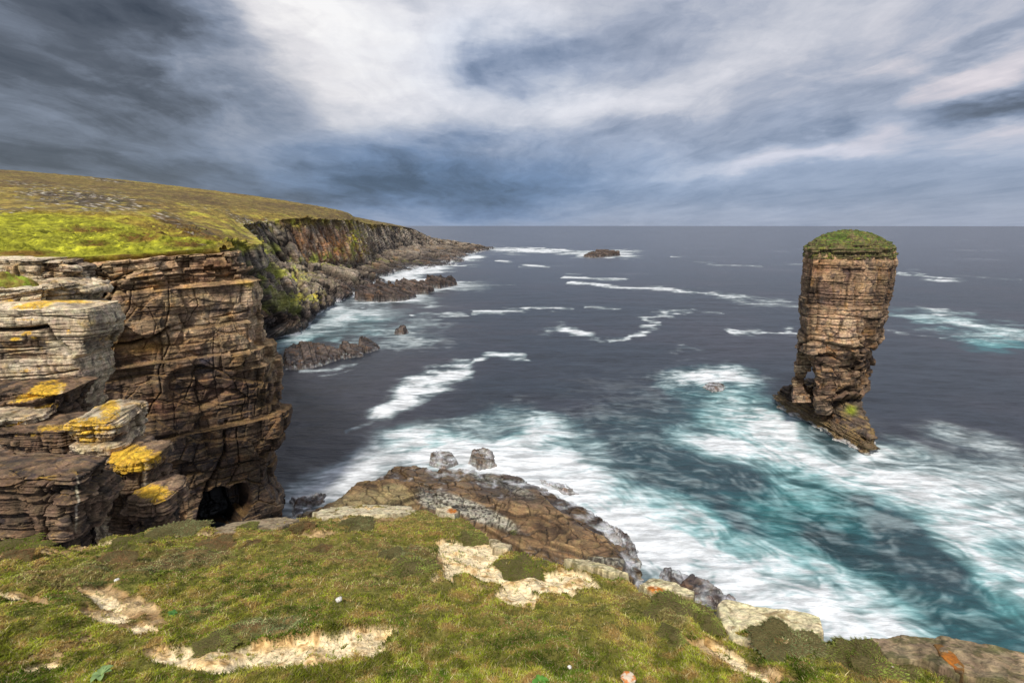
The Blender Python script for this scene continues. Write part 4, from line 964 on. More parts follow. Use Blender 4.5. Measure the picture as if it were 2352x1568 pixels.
# skerries: tilted slabs rising to the right
def tilt(H, ax, ay, base=-.8, saw=.0, L=9.):
    def f(X, Y, sd):
        t = (X * ax + Y * ay); t = (t - t[sd > 0].min()) / max(np.ptp(t[sd > 0]), .1)
        h = H * (.45 + .55 * t)
        if saw: 
            k = t * saw + .3 * fbm2(X, Y, .15, 2, 3); h = H * (.35 + .65 * (k - np.floor(k)))
        return base + (h - base) * sm(-.3, .9, sd)
    return f
R2 = [(1.1, 4, .6), (.4, 2, .28)]
for nm, pts, H, ax, ay, saw, lab, sd_, res in (
    ('skerry', [(650, 838), (652, 815), (675, 800), (720, 802), (785, 812), (790, 822), (740, 838), (690, 848), (655, 848)], 2.8, -.4, 1, 0, 'long dark skerry of tilted slabs off the headland cliff, largest of its row', 51, .11),
    ('skerry', [(775, 818), (780, 800), (800, 798), (840, 806), (835, 818), (790, 824)], 2.5, -1, .2, 0, 'dark wedge-shaped skerry in the middle of the row', 52, .11),
    ('skerry', [(823, 806), (823, 790), (832, 786), (872, 795), (874, 800), (845, 810)], 2.9, -1, .1, 0, 'pointed dark skerry at the seaward end of the row', 53, .11),
    ('skerry', [(903, 766), (908, 760), (930, 758), (938, 762), (930, 768), (908, 769)], 2.8, .4, .2, 0, 'small lone brown skerry in the foam beyond the row', 54, .1),
    ('skerry', [(1340, 590), (1350, 585), (1375, 580), (1420, 583), (1424, 587), (1390, 591), (1355, 592)], 4.5, .6, .1, 0, 'low dark offshore skerry ringed with white surf near the horizon', 55, .5),
    ('rock_rib', [(815, 690), (820, 668), (870, 660), (925, 668), (958, 682), (930, 690), (870, 694)], 5.0, -1, .1, 5, 'jagged dark rib of rock running out from the far cliff foot', 56, .3),
    ('rock_rib', [(905, 672), (910, 655), (935, 658), (998, 668), (985, 675), (940, 676)], 5.0, -1, .1, 4, 'dark toothed rock rib in the surf left of the pointed one', 57, .3),
    ('rock_rib', [(977, 660), (980, 648), (1000, 645), (1048, 650), (1052, 655), (1010, 662)], 5.5, -1, .1, 3, 'pointed black rock rib farthest out in the surf below the headland', 58, .3)):
    tag(rock_field(nm, pts, .2, tilt(H, ax, ay, saw=saw), res, [(a * (3 if res > .2 else 1), b_ * (3 if res > .2 else 1), c * (2 if res > .2 else 1)) for a, b_, c in R2], (.35, .1), sd_, dcol(PALS if res < .2 else PALS, sd_, .7, .0, .9, .2 if res < .2 else .06), wob=.6 if res < .2 else 2., mat=M_SHELF if res < .2 else M_ROCKF), lab, 'skerry' if nm == 'skerry' else 'rock')
print('T rocks', round(time.time()-T0,1))

# ================================================================== LICHENED LEDGES OF THE NEAR CLIFF (left)
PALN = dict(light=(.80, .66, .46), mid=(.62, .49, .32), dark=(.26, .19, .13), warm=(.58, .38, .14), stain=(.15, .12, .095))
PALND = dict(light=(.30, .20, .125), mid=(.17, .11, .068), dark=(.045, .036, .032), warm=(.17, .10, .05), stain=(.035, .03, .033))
def ledge(name, label, lv, Yf, depth, pal, seed, yel=(), pale=(), dark=(), dip=(.05, .02), n=(120, 60), cap=60, nz=260, sc=None, cracks=(), dome=.12, mat=None, upyel=.22, skew=0., group=None, rnd=3, back=None):
    """lv: (py, pxL, pxR) of the front silhouette at depth Yf, top first"""
    lvl = []
    for py_, l_, r_ in lv:
        z = at(100, py_, Yf)[2]; xl = at(l_, py_, Yf)[0]; xr = at(r_, py_, Yf)[0]
        lvl.append((z, [(xl, Yf + skew), (lerp(xl, xr, .5), Yf - .12 + skew * .4), (xr - .25, Yf), (xr, Yf + .3), (xr - .15 * depth, Yf + depth), (xl, Yf + depth + skew)]))
    lvl.sort(key=lambda q: q[0]); zs = [q[0] for q in lvl]; ps = [q[1] for q in lvl]
    def sculpt(px, py, P, N):
        d = np.zeros(px.shape); c = np.zeros(px.shape)
        wx = px + 4 * fbm3(P, .8, 3, 71); wy = py + 3 * fbm3(P, .8, 3, 72)
        for pts, w, a, cc in cracks:
            g = np.exp(-(seg_d(wx, wy, pts) / w) ** 2); d = np.minimum(d, -a * g); c = np.maximum(c, cc * g)
        return d, c
    def col(Q, N2, cav, tone, px, py, N):
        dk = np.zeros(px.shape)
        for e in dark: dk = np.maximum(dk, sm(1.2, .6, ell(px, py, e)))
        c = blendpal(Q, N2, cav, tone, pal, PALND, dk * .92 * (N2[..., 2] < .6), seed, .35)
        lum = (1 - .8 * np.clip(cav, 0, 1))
        up = sm(.3, .75, N2[..., 2])
        for e in pale:
            g = np.exp(-ell(px, py, e) ** 4) * (.75 + .25 * tone); c = c + (np.float32([.80, .69, .50]) * lum[..., None] - c) * np.clip(g * .85, 0, 1)[..., None]
        y = upyel * up
        for e in yel: y = np.maximum(y, np.exp(-ell(px, py, e[:5]) ** 2) * (e[5] if len(e) > 5 else 1.))
        nz_ = fbm3(Q, 3.6, 6, seed + 9, .85) * 2.1 + .5 * fbm3(Q, .7, 3, seed + 19); y = sm(.18, .62, y * (.75 + .8 * nz_) + .04 * (y > .4))
        c = c + (np.float32([.70, .42, .035]) * (.45 + .55 * lum)[..., None] * (1 + .4 * nz_)[..., None] - c) * (y * .9)[..., None]
        return c
    cnt = [n[0] // 2, n[0] // 2, 16, n[1], 20, 16]
    sc = sc or [(1.3, 2.6, .34), (.42, 1.5, .24), (.16, 1.0, .11), (.07, .6, .035)]
    o = rock_loft(name, zs, ps, cnt, nz, rnd, sc, seed, dip=dip, color=col, sculpt=sculpt, cap=cap, dome=dome, mat=mat or M_ROCKN, rough=.05, wetz=-10, topflat=.35)
    tag(o, label, 'rock ledge' if 'ledge' in name else 'rock', group); return o
# pale stepped blocks under the meadow
ledge('rock_ledge', 'pale grey lichen-crusted block at the left edge just under the bright meadow', [(596, -120, 86), (640, -120, 84), (700, -120, 80)], 38, 3.5, PALN, 101, pale=[(40, 592, 80, 6)], cap=30, nz=120, n=(240, 50))
ledge('rock_ledge', 'stack of thin pale slabs right of the pale block under the meadow', [(598, 88, 136), (606, 88, 140), (609, 88, 152), (614, 88, 166), (640, 90, 164), (700, 90, 160)], 38.6, 3.0, PALN, 102, pale=[(110, 595, 30, 4)], dark=[(120, 625, 60, 20)], cap=30, nz=130)
ledge('rock_ledge', 'layered brown slabs poking out above the big rounded buttress', [(646, 80, 140), (660, 80, 182), (668, 80, 196), (676, 80, 186), (690, 80, 176), (760, 80, 176)], 37, 3.0, PALN, 103, dark=[(130, 690, 70, 20)], cap=30, nz=130, upyel=.2)
b4 = ledge('rock_ledge', 'long pale slab with a tuft of green turf at the left edge above the buttress', [(662, -120, 104), (684, -120, 100), (730, -120, 96)], 34, 3.6, PALN, 104, pale=[(60, 660, 80, 8, -14)], yel=[(90, 648, 14, 3, 0, .8), (20, 690, 30, 3, 0, .6)], dip=(-.16, 0), n=(240, 50), cap=60, nz=100, skew=-.8)
# big rounded buttress
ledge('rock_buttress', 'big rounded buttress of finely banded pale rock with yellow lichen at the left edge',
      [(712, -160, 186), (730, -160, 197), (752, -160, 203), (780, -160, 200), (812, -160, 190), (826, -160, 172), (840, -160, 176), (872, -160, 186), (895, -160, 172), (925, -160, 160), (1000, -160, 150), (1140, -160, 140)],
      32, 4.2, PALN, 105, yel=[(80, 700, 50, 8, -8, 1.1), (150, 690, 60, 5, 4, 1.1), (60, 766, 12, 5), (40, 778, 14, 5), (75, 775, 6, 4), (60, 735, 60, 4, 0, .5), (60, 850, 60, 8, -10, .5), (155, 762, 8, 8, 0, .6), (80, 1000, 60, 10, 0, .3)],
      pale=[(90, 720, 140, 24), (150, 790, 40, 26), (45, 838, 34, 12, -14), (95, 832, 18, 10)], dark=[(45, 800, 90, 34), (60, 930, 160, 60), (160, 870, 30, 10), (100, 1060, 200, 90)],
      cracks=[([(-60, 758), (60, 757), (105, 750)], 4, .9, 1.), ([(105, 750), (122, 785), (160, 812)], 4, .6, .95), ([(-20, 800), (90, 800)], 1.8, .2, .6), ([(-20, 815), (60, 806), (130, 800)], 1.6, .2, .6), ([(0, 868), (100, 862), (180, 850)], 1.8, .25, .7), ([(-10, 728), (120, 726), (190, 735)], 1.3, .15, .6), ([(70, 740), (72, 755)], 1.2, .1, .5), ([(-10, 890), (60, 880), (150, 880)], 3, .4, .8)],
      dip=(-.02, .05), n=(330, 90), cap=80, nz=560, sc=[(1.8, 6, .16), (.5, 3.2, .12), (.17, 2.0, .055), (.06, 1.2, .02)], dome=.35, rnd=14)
# filler and stepped yellow-lichened blocks, descending to the right
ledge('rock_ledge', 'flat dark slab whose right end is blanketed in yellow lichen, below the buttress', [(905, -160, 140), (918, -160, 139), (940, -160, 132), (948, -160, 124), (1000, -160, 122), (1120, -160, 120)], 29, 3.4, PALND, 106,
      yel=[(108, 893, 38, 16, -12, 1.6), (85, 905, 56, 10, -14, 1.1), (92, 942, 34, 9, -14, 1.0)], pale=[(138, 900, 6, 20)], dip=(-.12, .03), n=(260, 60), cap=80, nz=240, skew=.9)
ledge('rock_ledge', 'short pale slab at the left edge between yellow ledges', [(962, -160, 60), (980, -160, 66), (985, -160, 50), (1040, -160, 44)], 27.2, 2.4, PALN, 107, yel=[(30, 984, 40, 5, 0, .9), (60, 965, 20, 4, 0, .5)], dark=[(20, 1010, 80, 20)], n=(220, 60), cap=60, nz=120, pale=[(30, 968, 50, 8)])
ledge('rock_ledge', 'dark lichen-specked bench of rock behind the blocks at the left edge', [(992, -160, 150), (1010, -160, 152), (1060, -160, 156), (1140, -160, 160), (1280, -160, 170)], 26.8, 3.5, PALND, 108, yel=[(120, 985, 50, 10, 0, .6), (60, 1000, 60, 6, 0, .4)], n=(260, 60), cap=50, nz=300)
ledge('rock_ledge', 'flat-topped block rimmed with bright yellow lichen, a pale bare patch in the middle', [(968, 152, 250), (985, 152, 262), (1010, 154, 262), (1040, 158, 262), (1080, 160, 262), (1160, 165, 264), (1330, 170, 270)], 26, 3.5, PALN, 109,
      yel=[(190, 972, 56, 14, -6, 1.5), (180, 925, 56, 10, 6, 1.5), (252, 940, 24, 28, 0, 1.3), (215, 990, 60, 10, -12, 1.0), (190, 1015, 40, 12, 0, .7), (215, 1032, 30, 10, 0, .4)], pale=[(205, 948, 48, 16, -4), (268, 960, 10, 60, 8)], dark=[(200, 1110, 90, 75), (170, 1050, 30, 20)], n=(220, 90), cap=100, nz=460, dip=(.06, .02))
ledge('rock_ledge', 'smaller block crusted with orange-yellow lichen, one step below the pale-centred block', [(1062, 240, 328), (1075, 238, 332), (1100, 240, 328), (1150, 246, 326), (1200, 250, 330), (1330, 256, 340)], 25, 2.6, PALND, 110,
      yel=[(290, 1046, 56, 20, 4, 1.6), (300, 1072, 40, 10, 0, 1.1), (275, 1085, 20, 14, 0, .5)], pale=[(334, 1085, 5, 30)], dark=[(290, 1130, 60, 40)], n=(180, 80), cap=80, nz=400)
ledge('rock_ledge', 'lowest lichened block of the descending steps, beside the dark cave', [(1146, 300, 372), (1160, 300, 378), (1185, 300, 376), (1230, 300, 372), (1330, 306, 376)], 24, 2.3, PALND, 111,
      yel=[(350, 1132, 34, 14, 0, 1.5), (365, 1145, 16, 6, 0, .8)], n=(160, 80), cap=70, nz=300, dark=[(320, 1200, 50, 30)])
ledge('rock_ledge', 'dark brown upright block at the lower left with a sharp right edge', [(1096, -160, 104), (1100, -160, 176), (1112, -160, 178), (1150, -160, 174), (1200, -160, 166), (1260, -160, 160), (1330, -160, 156)], 20, 2.4, PALND, 112,
      yel=[(105, 1095, 40, 5, -5, .6), (180, 1082, 12, 8, 0, .5)], pale=[(176, 1150, 3, 60, 4)], dark=[(60, 1180, 160, 80)], n=(300, 80), cap=80, nz=340, cracks=[([(112, 1095), (112, 1240)], 2.5, .3, .8), ([(0, 1115), (100, 1100)], 2, .2, .7)], skew=.25)

print('T ledges', round(time.time()-T0,1))
# ================================================================== FOREGROUND TURF SLOPE
def slope_z(x, y):
    yy = np.maximum(y, 0); return CAMH - 1.70 - .29 * yy - .011 * yy * yy
def turf_bumps(x, y):
    a = fbm2(x, y, .55, 3, 901) * .10; b_ = np.maximum(0, fbm2(x, y, 1.9, 4, 902) + .05) * .11
    c_ = np.abs(fbm2(x, y, 3.6, 3, 903)) * .07 + np.maximum(0, fbm2(x, y, 8, 2, 904)) * .022
    return a * sm(1.2, 3, y) + b_ + c_ * sm(1.0, 2.5, y) - .04
def ground_at(px, py, it=40):
    """where the line of sight through a traced pixel meets the slope"""
    a, b_, c = ray(px, py); s = -c / b_
    # .011 y^2 - (s-.29) y + 1.7 = 0
    k = s - .29; disc = np.maximum(k * k - 4 * .011 * 1.7, 0)
    y = (k - np.sqrt(disc)) / .022; t = y / b_
    x = a * t; return np.stack([x, y, slope_z(x, y)], -1)
EDGE = [(-700, 1262), (-300, 1248), (-60, 1240), (0, 1237), (60, 1243), (110, 1249), (180, 1243), (300, 1218), (360, 1210), (440, 1204), (500, 1206), (560, 1196), (640, 1194), (680, 1194), (705, 1180), (760, 1170), (850, 1163), (930, 1163), (1000, 1170), (1060, 1182), (1110, 1212), (1140, 1240), (1200, 1256), (1280, 1276), (1350, 1292), (1420, 1310), (1480, 1336), (1530, 1362), (1600, 1380), (1650, 1400), (1700, 1440), (1800, 1466), (1900, 1462), (1990, 1474), (2120, 1490), (2210, 1500), (2360, 1524), (2520, 1560), (2800, 1640), (3100, 1760)]
ell_s = lambda px, py, L: np.maximum.reduce([sm(1.15, .75, ell(px, py, e)) * (e[5] if len(e) > 5 else 1) for e in L])
SAND = [(640, 1503, 220, 22, -4), (800, 1463, 100, 17, -8), (520, 1506, 170, 20, 2), (240, 1375, 40, 12, 20), (330, 1440, 36, 10, 0), (250, 1410, 36, 9, 0), (20, 1366, 34, 6, 10), (70, 1535, 60, 8, -14, .8), (1680, 1500, 40, 7, 30), (1740, 1545, 60, 9, 20, .8), (1830, 1492, 36, 13, 0, .8), (700, 1478, 60, 12, -10), (680, 1512, 90, 12, 0), (1080, 1268, 64, 20, 6), (1190, 1326, 115, 16, 10), (1300, 1330, 60, 18, 0), (1190, 1368, 44, 18, 10), (1040, 1300, 20, 26, 0, .8), (1040, 1250, 30, 8, 10), (1000, 1325, 12, 8),
        (1330, 1280, 60, 5, 10), (860, 1170, 70, 6, 0), (1040, 1172, 26, 6, 10), (1120, 1244, 30, 6, 20), (1420, 1300, 18, 5, 15), (1250, 1278, 40, 4, 10), (600, 1205, 60, 8, -3, .8), (420, 1220, 30, 6, -8, .7), (230, 1246, 40, 7, -6, .8), (1740, 1480, 80, 9, 14, .5)]
EARTH = [(275, 1400, 105, 42, 10, .9), (240, 1370, 60, 30, 0, .8), (340, 1430, 50, 24, 0, .8), (60, 1370, 60, 10, 14, .7), (80, 1520, 90, 16, -10, .5), (1700, 1520, 120, 18, 24, .9), (1600, 1478, 40, 10, 20, .7), (1830, 1496, 34, 16, 0, .9), (1760, 1545, 90, 14, 10, .7), (1030, 1290, 40, 26, 60, .8), (1180, 1250, 60, 10, 10, .5), (860, 1500, 60, 20, 0, .3),
         (160, 1265, 60, 8, -8, .6), (20, 1272, 40, 14, 0, .8), (840, 1190, 100, 12, 0, .7), (720, 1225, 60, 10, 0, .6), (460, 1228, 50, 6, 0, .5), (1110, 1350, 30, 8, 0, .4), (2060, 1545, 50, 20, 20, .8), (1960, 1545, 60, 12, 0, .5), (180, 1480, 50, 12, -20, .4)]
HEATH = [(370, 1290, 200, 26, -4, .8), (150, 1330, 120, 30, 0, .5), (480, 1400, 60, 40, 0, .2), (620, 1440, 90, 26, -8, .7), (880, 1340, 160, 30, 0, .35), (950, 1290, 60, 34, 0, .9), (830, 1270, 120, 30, 0, .5), (700, 1260, 120, 20, 0, .5), (1500, 1400, 100, 26, 20, .7), (1960, 1500, 120, 30, 10, .9), (1800, 1475, 70, 14, 0, .7), (1300, 1440, 220, 30, 8, .25), (250, 1283, 40, 14, 0, .6), (980, 1480, 120, 30, 0, .2)]
def fore_paint(px, py, x, y):
    n1 = fbm2(x, y, 1.1, 4, 911); n2 = fbm2(x, y, 4.5, 4, 912); n3 = fbm2(x, y, 14, 3, 913)
    wx = px + 22 * n1 + 14 * n2; wy = py + 6 * n1 + 7 * n2
    wx = wx + 20 * n3; wy = wy + 7 * n3
    sand = sm(.06, .34, ell_s(wx, wy, [(e[0], e[1], e[2] * 1.12, e[3] * 1.3) + tuple(e[4:]) for e in SAND]) + .10 * n2); earth = np.clip(ell_s(wx, wy, EARTH) * (.8 + 1.0 * n2 + .5 * n3) * 1.2, 0, 1) * (1 - sand); earth = sm(.2, .75, earth)
    heath = np.clip(ell_s(wx, wy, HEATH), 0, 1) * sm(-.5, .3, n1 + .6 * n2)
    return sand, earth, heath, n1, n2, n3
def build_ground():
    ep = np.array(EDGE, float); L = np.r_[0, np.cumsum(np.hypot(*np.diff(ep, axis=0).T))]
    ns = 1500; u = np.linspace(0, L[-1], ns)
    ex, ey = np.interp(u, L, ep[:, 0]), np.interp(u, L, ep[:, 1])
    E = ground_at(ex, ey); E[:, 1] = np.clip(E[:, 1], .4, 12)
    rag = fbm2(u / 40, u * 0, 1, 4, 5) * .10; 
    Nr = np.stack([np.interp(u, [0, L[-1]], [-9, 7]), np.full(ns, -3.0), 0 * u], -1)
    nt_ = 760; t = 1 - (1 - np.linspace(0, 1, nt_)) ** .8
    P = Nr[None] + (E - Nr)[None] * t[:, None, None]
    dirn = (E - Nr)[:, :2]; dirn /= np.linalg.norm(dirn, axis=1)[:, None]
    P[..., :2] += dirn[None] * (rag * 1.0)[None, :, None] * t[:, None, None] ** 6
    x, y = P[..., 0], P[..., 1]
    P[..., 2] = slope_z(x, y) + turf_bumps(x, y)
    px, py = project(P)
    sand, earth, heath, n1, n2, n3 = fore_paint(px, py, x, y)
    bare = np.maximum(sand, earth * .7)
    P[..., 2] += .035 * n2 + .010 * n3 - bare * .045 + heath * .05 * np.maximum(0, fbm2(x, y, 5, 3, 921) + .3)
    P[..., 2] -= sm(.975, 1.0, t)[:, None] * .10
    # drop at the brink: earth lip, then bedded rock all the way down to the sea
    lip = []
    last = P[-1]
    for k, (o_, dz_) in enumerate([(.01, .03), (.01, .08), (-.04, .2), (-.10, .4), (-.12, .8), (-.05, 1.6), (.05, 2.4), (.1, 4), (.2, 7), (.3, 12), (.4, 18), (.5, 26), (1.0, 40)]):
        q = last.copy(); q[:, :2] += dirn * (o_ + .12 * min(abs(o_) * 3, 1) * fbm2(u / 25, u * 0 + k, 1, 3, 7))[:, None]; q[:, 2] = last[:, 2] - dz_; lip.append(q)
    A = np.concatenate([P, np.array(lip)], 0)
    c = np.broadcast_to(np.float32([.16, .15, .035]), P.shape).copy()
    c = mixc(c, (.26, .17, .06), sm(-.2, .3, n2 + .3 * n1)); c = mixc(c, (.11, .065, .04), heath * .7)
    c = mixc(c, lerp(np.float32([.36, .21, .10]), np.float32([.60, .44, .24]), sm(-.2, .4, n2)[..., None] * 1.0), earth * .85)
    sc_ = mixc(np.broadcast_to(np.float32([.90, .74, .47]), P.shape).copy(), (.78, .54, .26), sm(-.05, .4, n2 + .5 * n3)); sc_ = mixc(sc_, (.40, .25, .10), sm(.25, .5, n3 + .4 * n2)); sc_ = mixc(sc_, (.30, .2, .09), sm(.75, .2, sand) * .7)
    c = c + (sc_ - c) * sand[..., None]
    lc = np.broadcast_to(np.float32([.22, .15, .08]), (len(lip), ns, 3)).copy(); lc *= (1 + .5 * fbm2(A[-len(lip):, :, 0], A[-len(lip):, :, 1] + A[-len(lip):, :, 2], 3, 4, 3))[..., None]
    cc = np.concatenate([c, lc], 0)
    me = raw_mesh('ground', A.reshape(-1, 3), [grid_faces(len(A), ns)], dict(Col=cc.reshape(-1, 3)))
    m, nt = nt_new('earth'); b = NB(nt); pos = b.n('ShaderNodeNewGeometry').outputs['Position']
    g1 = b.noise(pos, 28, 5, .65); g2 = b.noise(pos, 7, 4, .6)
    out_bsdf(b, b.mix(1., b.attr('Col'), b.m('MULTIPLY', b.mr(g1, .3, .7, .70, 1.25), b.mr(g2, .3, .7, .82, 1.15)), 'MULTIPLY'), .95, b.bump(b.m('ADD', g1, b.m('MULTIPLY', g2, 1.5)), .02, .9), .15)
    tag(link('ground', me, m), kind='structure')
    return P, px, py, sand, earth, heath, n1, n2, n3
M_BL, nt = nt_new('grass_blade'); b = NB(nt)
df = b.n('ShaderNodeBsdfDiffuse'); tr = b.n('ShaderNodeBsdfTranslucent'); mx = b.n('ShaderNodeMixShader'); cA = b.attr('Col')
b.put(df.inputs[0], cA); b.put(tr.inputs[0], cA); mx.inputs[0].default_value = .35
nt.links.new(df.outputs[0], mx.inputs[1]); nt.links.new(tr.outputs[0], mx.inputs[2]); o_ = b.n('ShaderNodeOutputMaterial'); nt.links.new(mx.outputs[0], o_.inputs[0])
def blades(name, base, length, width, lean, col, parent=None, seed=1, nrm=None):
    """one mesh of curved two-segment blades; base (n,3)"""
    n = len(base); r = np.random.default_rng(seed)
    th = r.uniform(0, 2 * math.pi, n); side = np.stack([np.cos(th), np.sin(th), 0 * th], -1)
    ph = th + math.pi / 2 + r.normal(0, .4, n); ld = np.stack([np.cos(ph), np.sin(ph), 0 * ph], -1) * lean[:, None]
    upv = np.array([0, .25, 1.]) if nrm is None else nrm
    mid = base + (upv * .6 + ld * .35) * length[:, None] * .6; tip = base + (upv * .85 + ld * 1.0) * length[:, None]
    w = width[:, None]
    V = np.stack([base - side * w, base + side * w, mid + side * w * .75, mid - side * w * .75, tip], 1).reshape(-1, 3)
    i = np.arange(n)[:, None] * 5
    F4 = i + np.array([[0, 1, 2, 3]]); F3 = i + np.array([[3, 2, 4]])
    cc = np.stack([col * .45, col * .45, col * .9, col * .9, col * 1.15], 1).reshape(-1, 3)
    me = raw_mesh(name, V, [F4, F3], dict(Col=cc), smooth=False)
    return link(name, me, M_BL, parent)
GP, gpx, gpy, gs, ge, gh, g1_, g2_, gn3 = build_ground()
def grass():
    r = np.random.default_rng(5)
    ok = (gpx > -60) & (gpx < 2412) & (gpy < 1640) & (GP[..., 1] > .8)
    # cell areas in the picture give an even cover; the real density then falls off with distance as it reads
    ax = np.gradient(gpx, axis=1) * np.gradient(gpy, axis=0) - np.gradient(gpx, axis=0) * np.gradient(gpy, axis=1)
    wgt = np.abs(ax) * ok * (1 - .99 * gs * sm(-.4, -.1, gn3)) * (1 - .88 * ge) * (.35 + .65 * sm(-.45, -.05, g2_ + .5 * g1_)) * (.8 + .4 * sm(-.3, .3, g1_))
    wgt[-5:] *= .6
    p = wgt.ravel() / wgt.sum(); n = 760000
    idx = np.searchsorted(np.cumsum(p), r.random(n)); idx = np.clip(idx, 0, GP.shape[0] * GP.shape[1] - 1)
    i, j = np.unravel_index(idx, gpx.shape); i = np.clip(i, 1, gpx.shape[0] - 2); j = np.clip(j, 1, gpx.shape[1] - 2)
    fu, fv = r.random(n)[:, None] - .5, r.random(n)[:, None] - .5
    B = GP[i, j] + (GP[i, j + 1] - GP[i, j]) * fu + (GP[i + 1, j] - GP[i, j]) * fv
    x, y = B[:, 0], B[:, 1]; dist = np.linalg.norm(B - np.array([0, 0, CAMH]), axis=1)
    h = gh[i, j]; e = ge[i, j]
    patch = fbm2(x, y, 1.6, 3, 931); p2 = fbm2(x, y, .5, 3, 932)
    L = (.007 + .008 * r.random(n) + .008 * np.clip(patch + .1, 0, 1) * r.random(n)) * (1 - .35 * h) * (1 - .3 * e) * np.where(r.random(n) < .035, 2.4, 1)
    W = np.maximum(.0013, dist * .00062) * (.7 + .6 * r.random(n)) * (1 + .35 * h)
    lean = .5 + .9 * r.random(n)
    a = r.random(n)[:, None]
    p3 = fbm2(x, y, 7, 4, 934)
    col = lerp(np.array([.17, .215, .018]), np.array([.38, .42, .045]), a)
    col = lerp(col, np.array([.50, .42, .10]), sm(-.10, .4, p2 + .5 * patch + .4 * p3)[:, None] * .6)
    col = lerp(col, np.array([.30, .16, .07]), sm(.05, .35, p3 + .4 * patch)[:, None] * .75)
    col = lerp(col, np.array([.055, .12, .010]), sm(-.02, .35, -patch - .5 * p3)[:, None] * .85)
    hc = lerp(np.array([.17, .19, .095]), np.array([.30, .32, .19]), a); hc = lerp(hc, np.array([.13, .085, .055]), (sm(.0, .4, fbm2(x, y, 3.2, 3, 933)))[:, None])
    col = lerp(col, hc, (h * .85)[:, None])
    far_ = sm(5.0, 8.0, y)[:, None]; col = lerp(col, np.array([.26, .27, .13]), far_ * .45)
    straw = (r.random(n) < .13 + .10 * e)[:, None]; col = np.where(straw, np.array([.55, .47, .25]) * (.6 + .5 * a), col)
    dead = (r.random(n) < .08 + .45 * e)[:, None]; col = np.where(dead & ~straw, np.array([.20, .115, .045]), col)
    col = col * (.6 + .8 * r.random(n)[:, None]) * (.58 + .85 * sm(-.35, .35, g2_[i, j] + .8 * p3))[:, None]
    o = blades('grass', B - np.array([0, 0, .006]), L, W, lean, col, seed=6); tag(o, 'short green and straw-coloured turf covering the foreground slope', 'grass', kind='stuff')
grass()
print('T grass', round(time.time()-T0,1))

# ---- cushion plants on the slope
M_CB, nt = nt_new('cushion_body'); b = NB(nt); pos = b.n('ShaderNodeNewGeometry').outputs['Position']
out_bsdf(b, b.mix(b.noise(pos, 40, 4), (.06, .055, .02), (.17, .14, .06)), .95, b.bump(b.noise(pos, 60, 4), .02), .1)
def cushion_mesh(seed, colA, colB):
    r = np.random.default_rng(seed)
    nu, nv = 48, 20
    th = np.linspace(0, 2 * math.pi, nu, endpoint=False)[None]; ph = np.linspace(0, math.pi / 2, nv)[:, None]
    P = np.stack([np.cos(th) * np.cos(ph), np.sin(th) * np.cos(ph), np.sin(ph) * .42 + 0 * th], -1)
    P *= (1 + .9 * fbm3(P, 1.3, 5, seed))[..., None]
    body = raw_mesh('cushion_body', P.reshape(-1, 3), [grid_faces(nv, nu, True)], {}); body.materials.append(M_CB)
    n = 9000; u = r.random(n) * nu; v = np.arcsin(r.random(n)) / (math.pi / 2) * (nv - 1)
    B = P[np.clip(v.astype(int), 0, nv - 1), u.astype(int) % nu] + r.normal(0, .018, (n, 3)); N = B / np.linalg.norm(B, axis=1)[:, None]
    a = r.random(n)[:, None]; ton = .6 + .9 * np.clip(fbm3(B, 2.2, 3, seed + 3) + .4, 0, 1)[:, None]
    col = lerp(np.array(colA), np.array(colB), a) * ton; col = np.where(r.random(n)[:, None] < .28, np.array([.30, .19, .10]), col)
    tmp = blades('tmp', B, .05 + .08 * r.random(n), .012 + .010 * r.random(n), .5 * r.random(n), col, seed=seed, nrm=N)
    me = tmp.data; bpy.data.objects.remove(tmp); me.name = 'cushion_leaves'
    return body, me
CV = dict(green=cushion_mesh(1, (.16, .24, .02), (.32, .40, .06)), grey=cushion_mesh(2, (.20, .24, .09), (.38, .42, .20)), dark=cushion_mesh(3, (.20, .27, .04), (.44, .50, .14)), brown=cushion_mesh(4, (.20, .11, .05), (.38, .24, .11)))
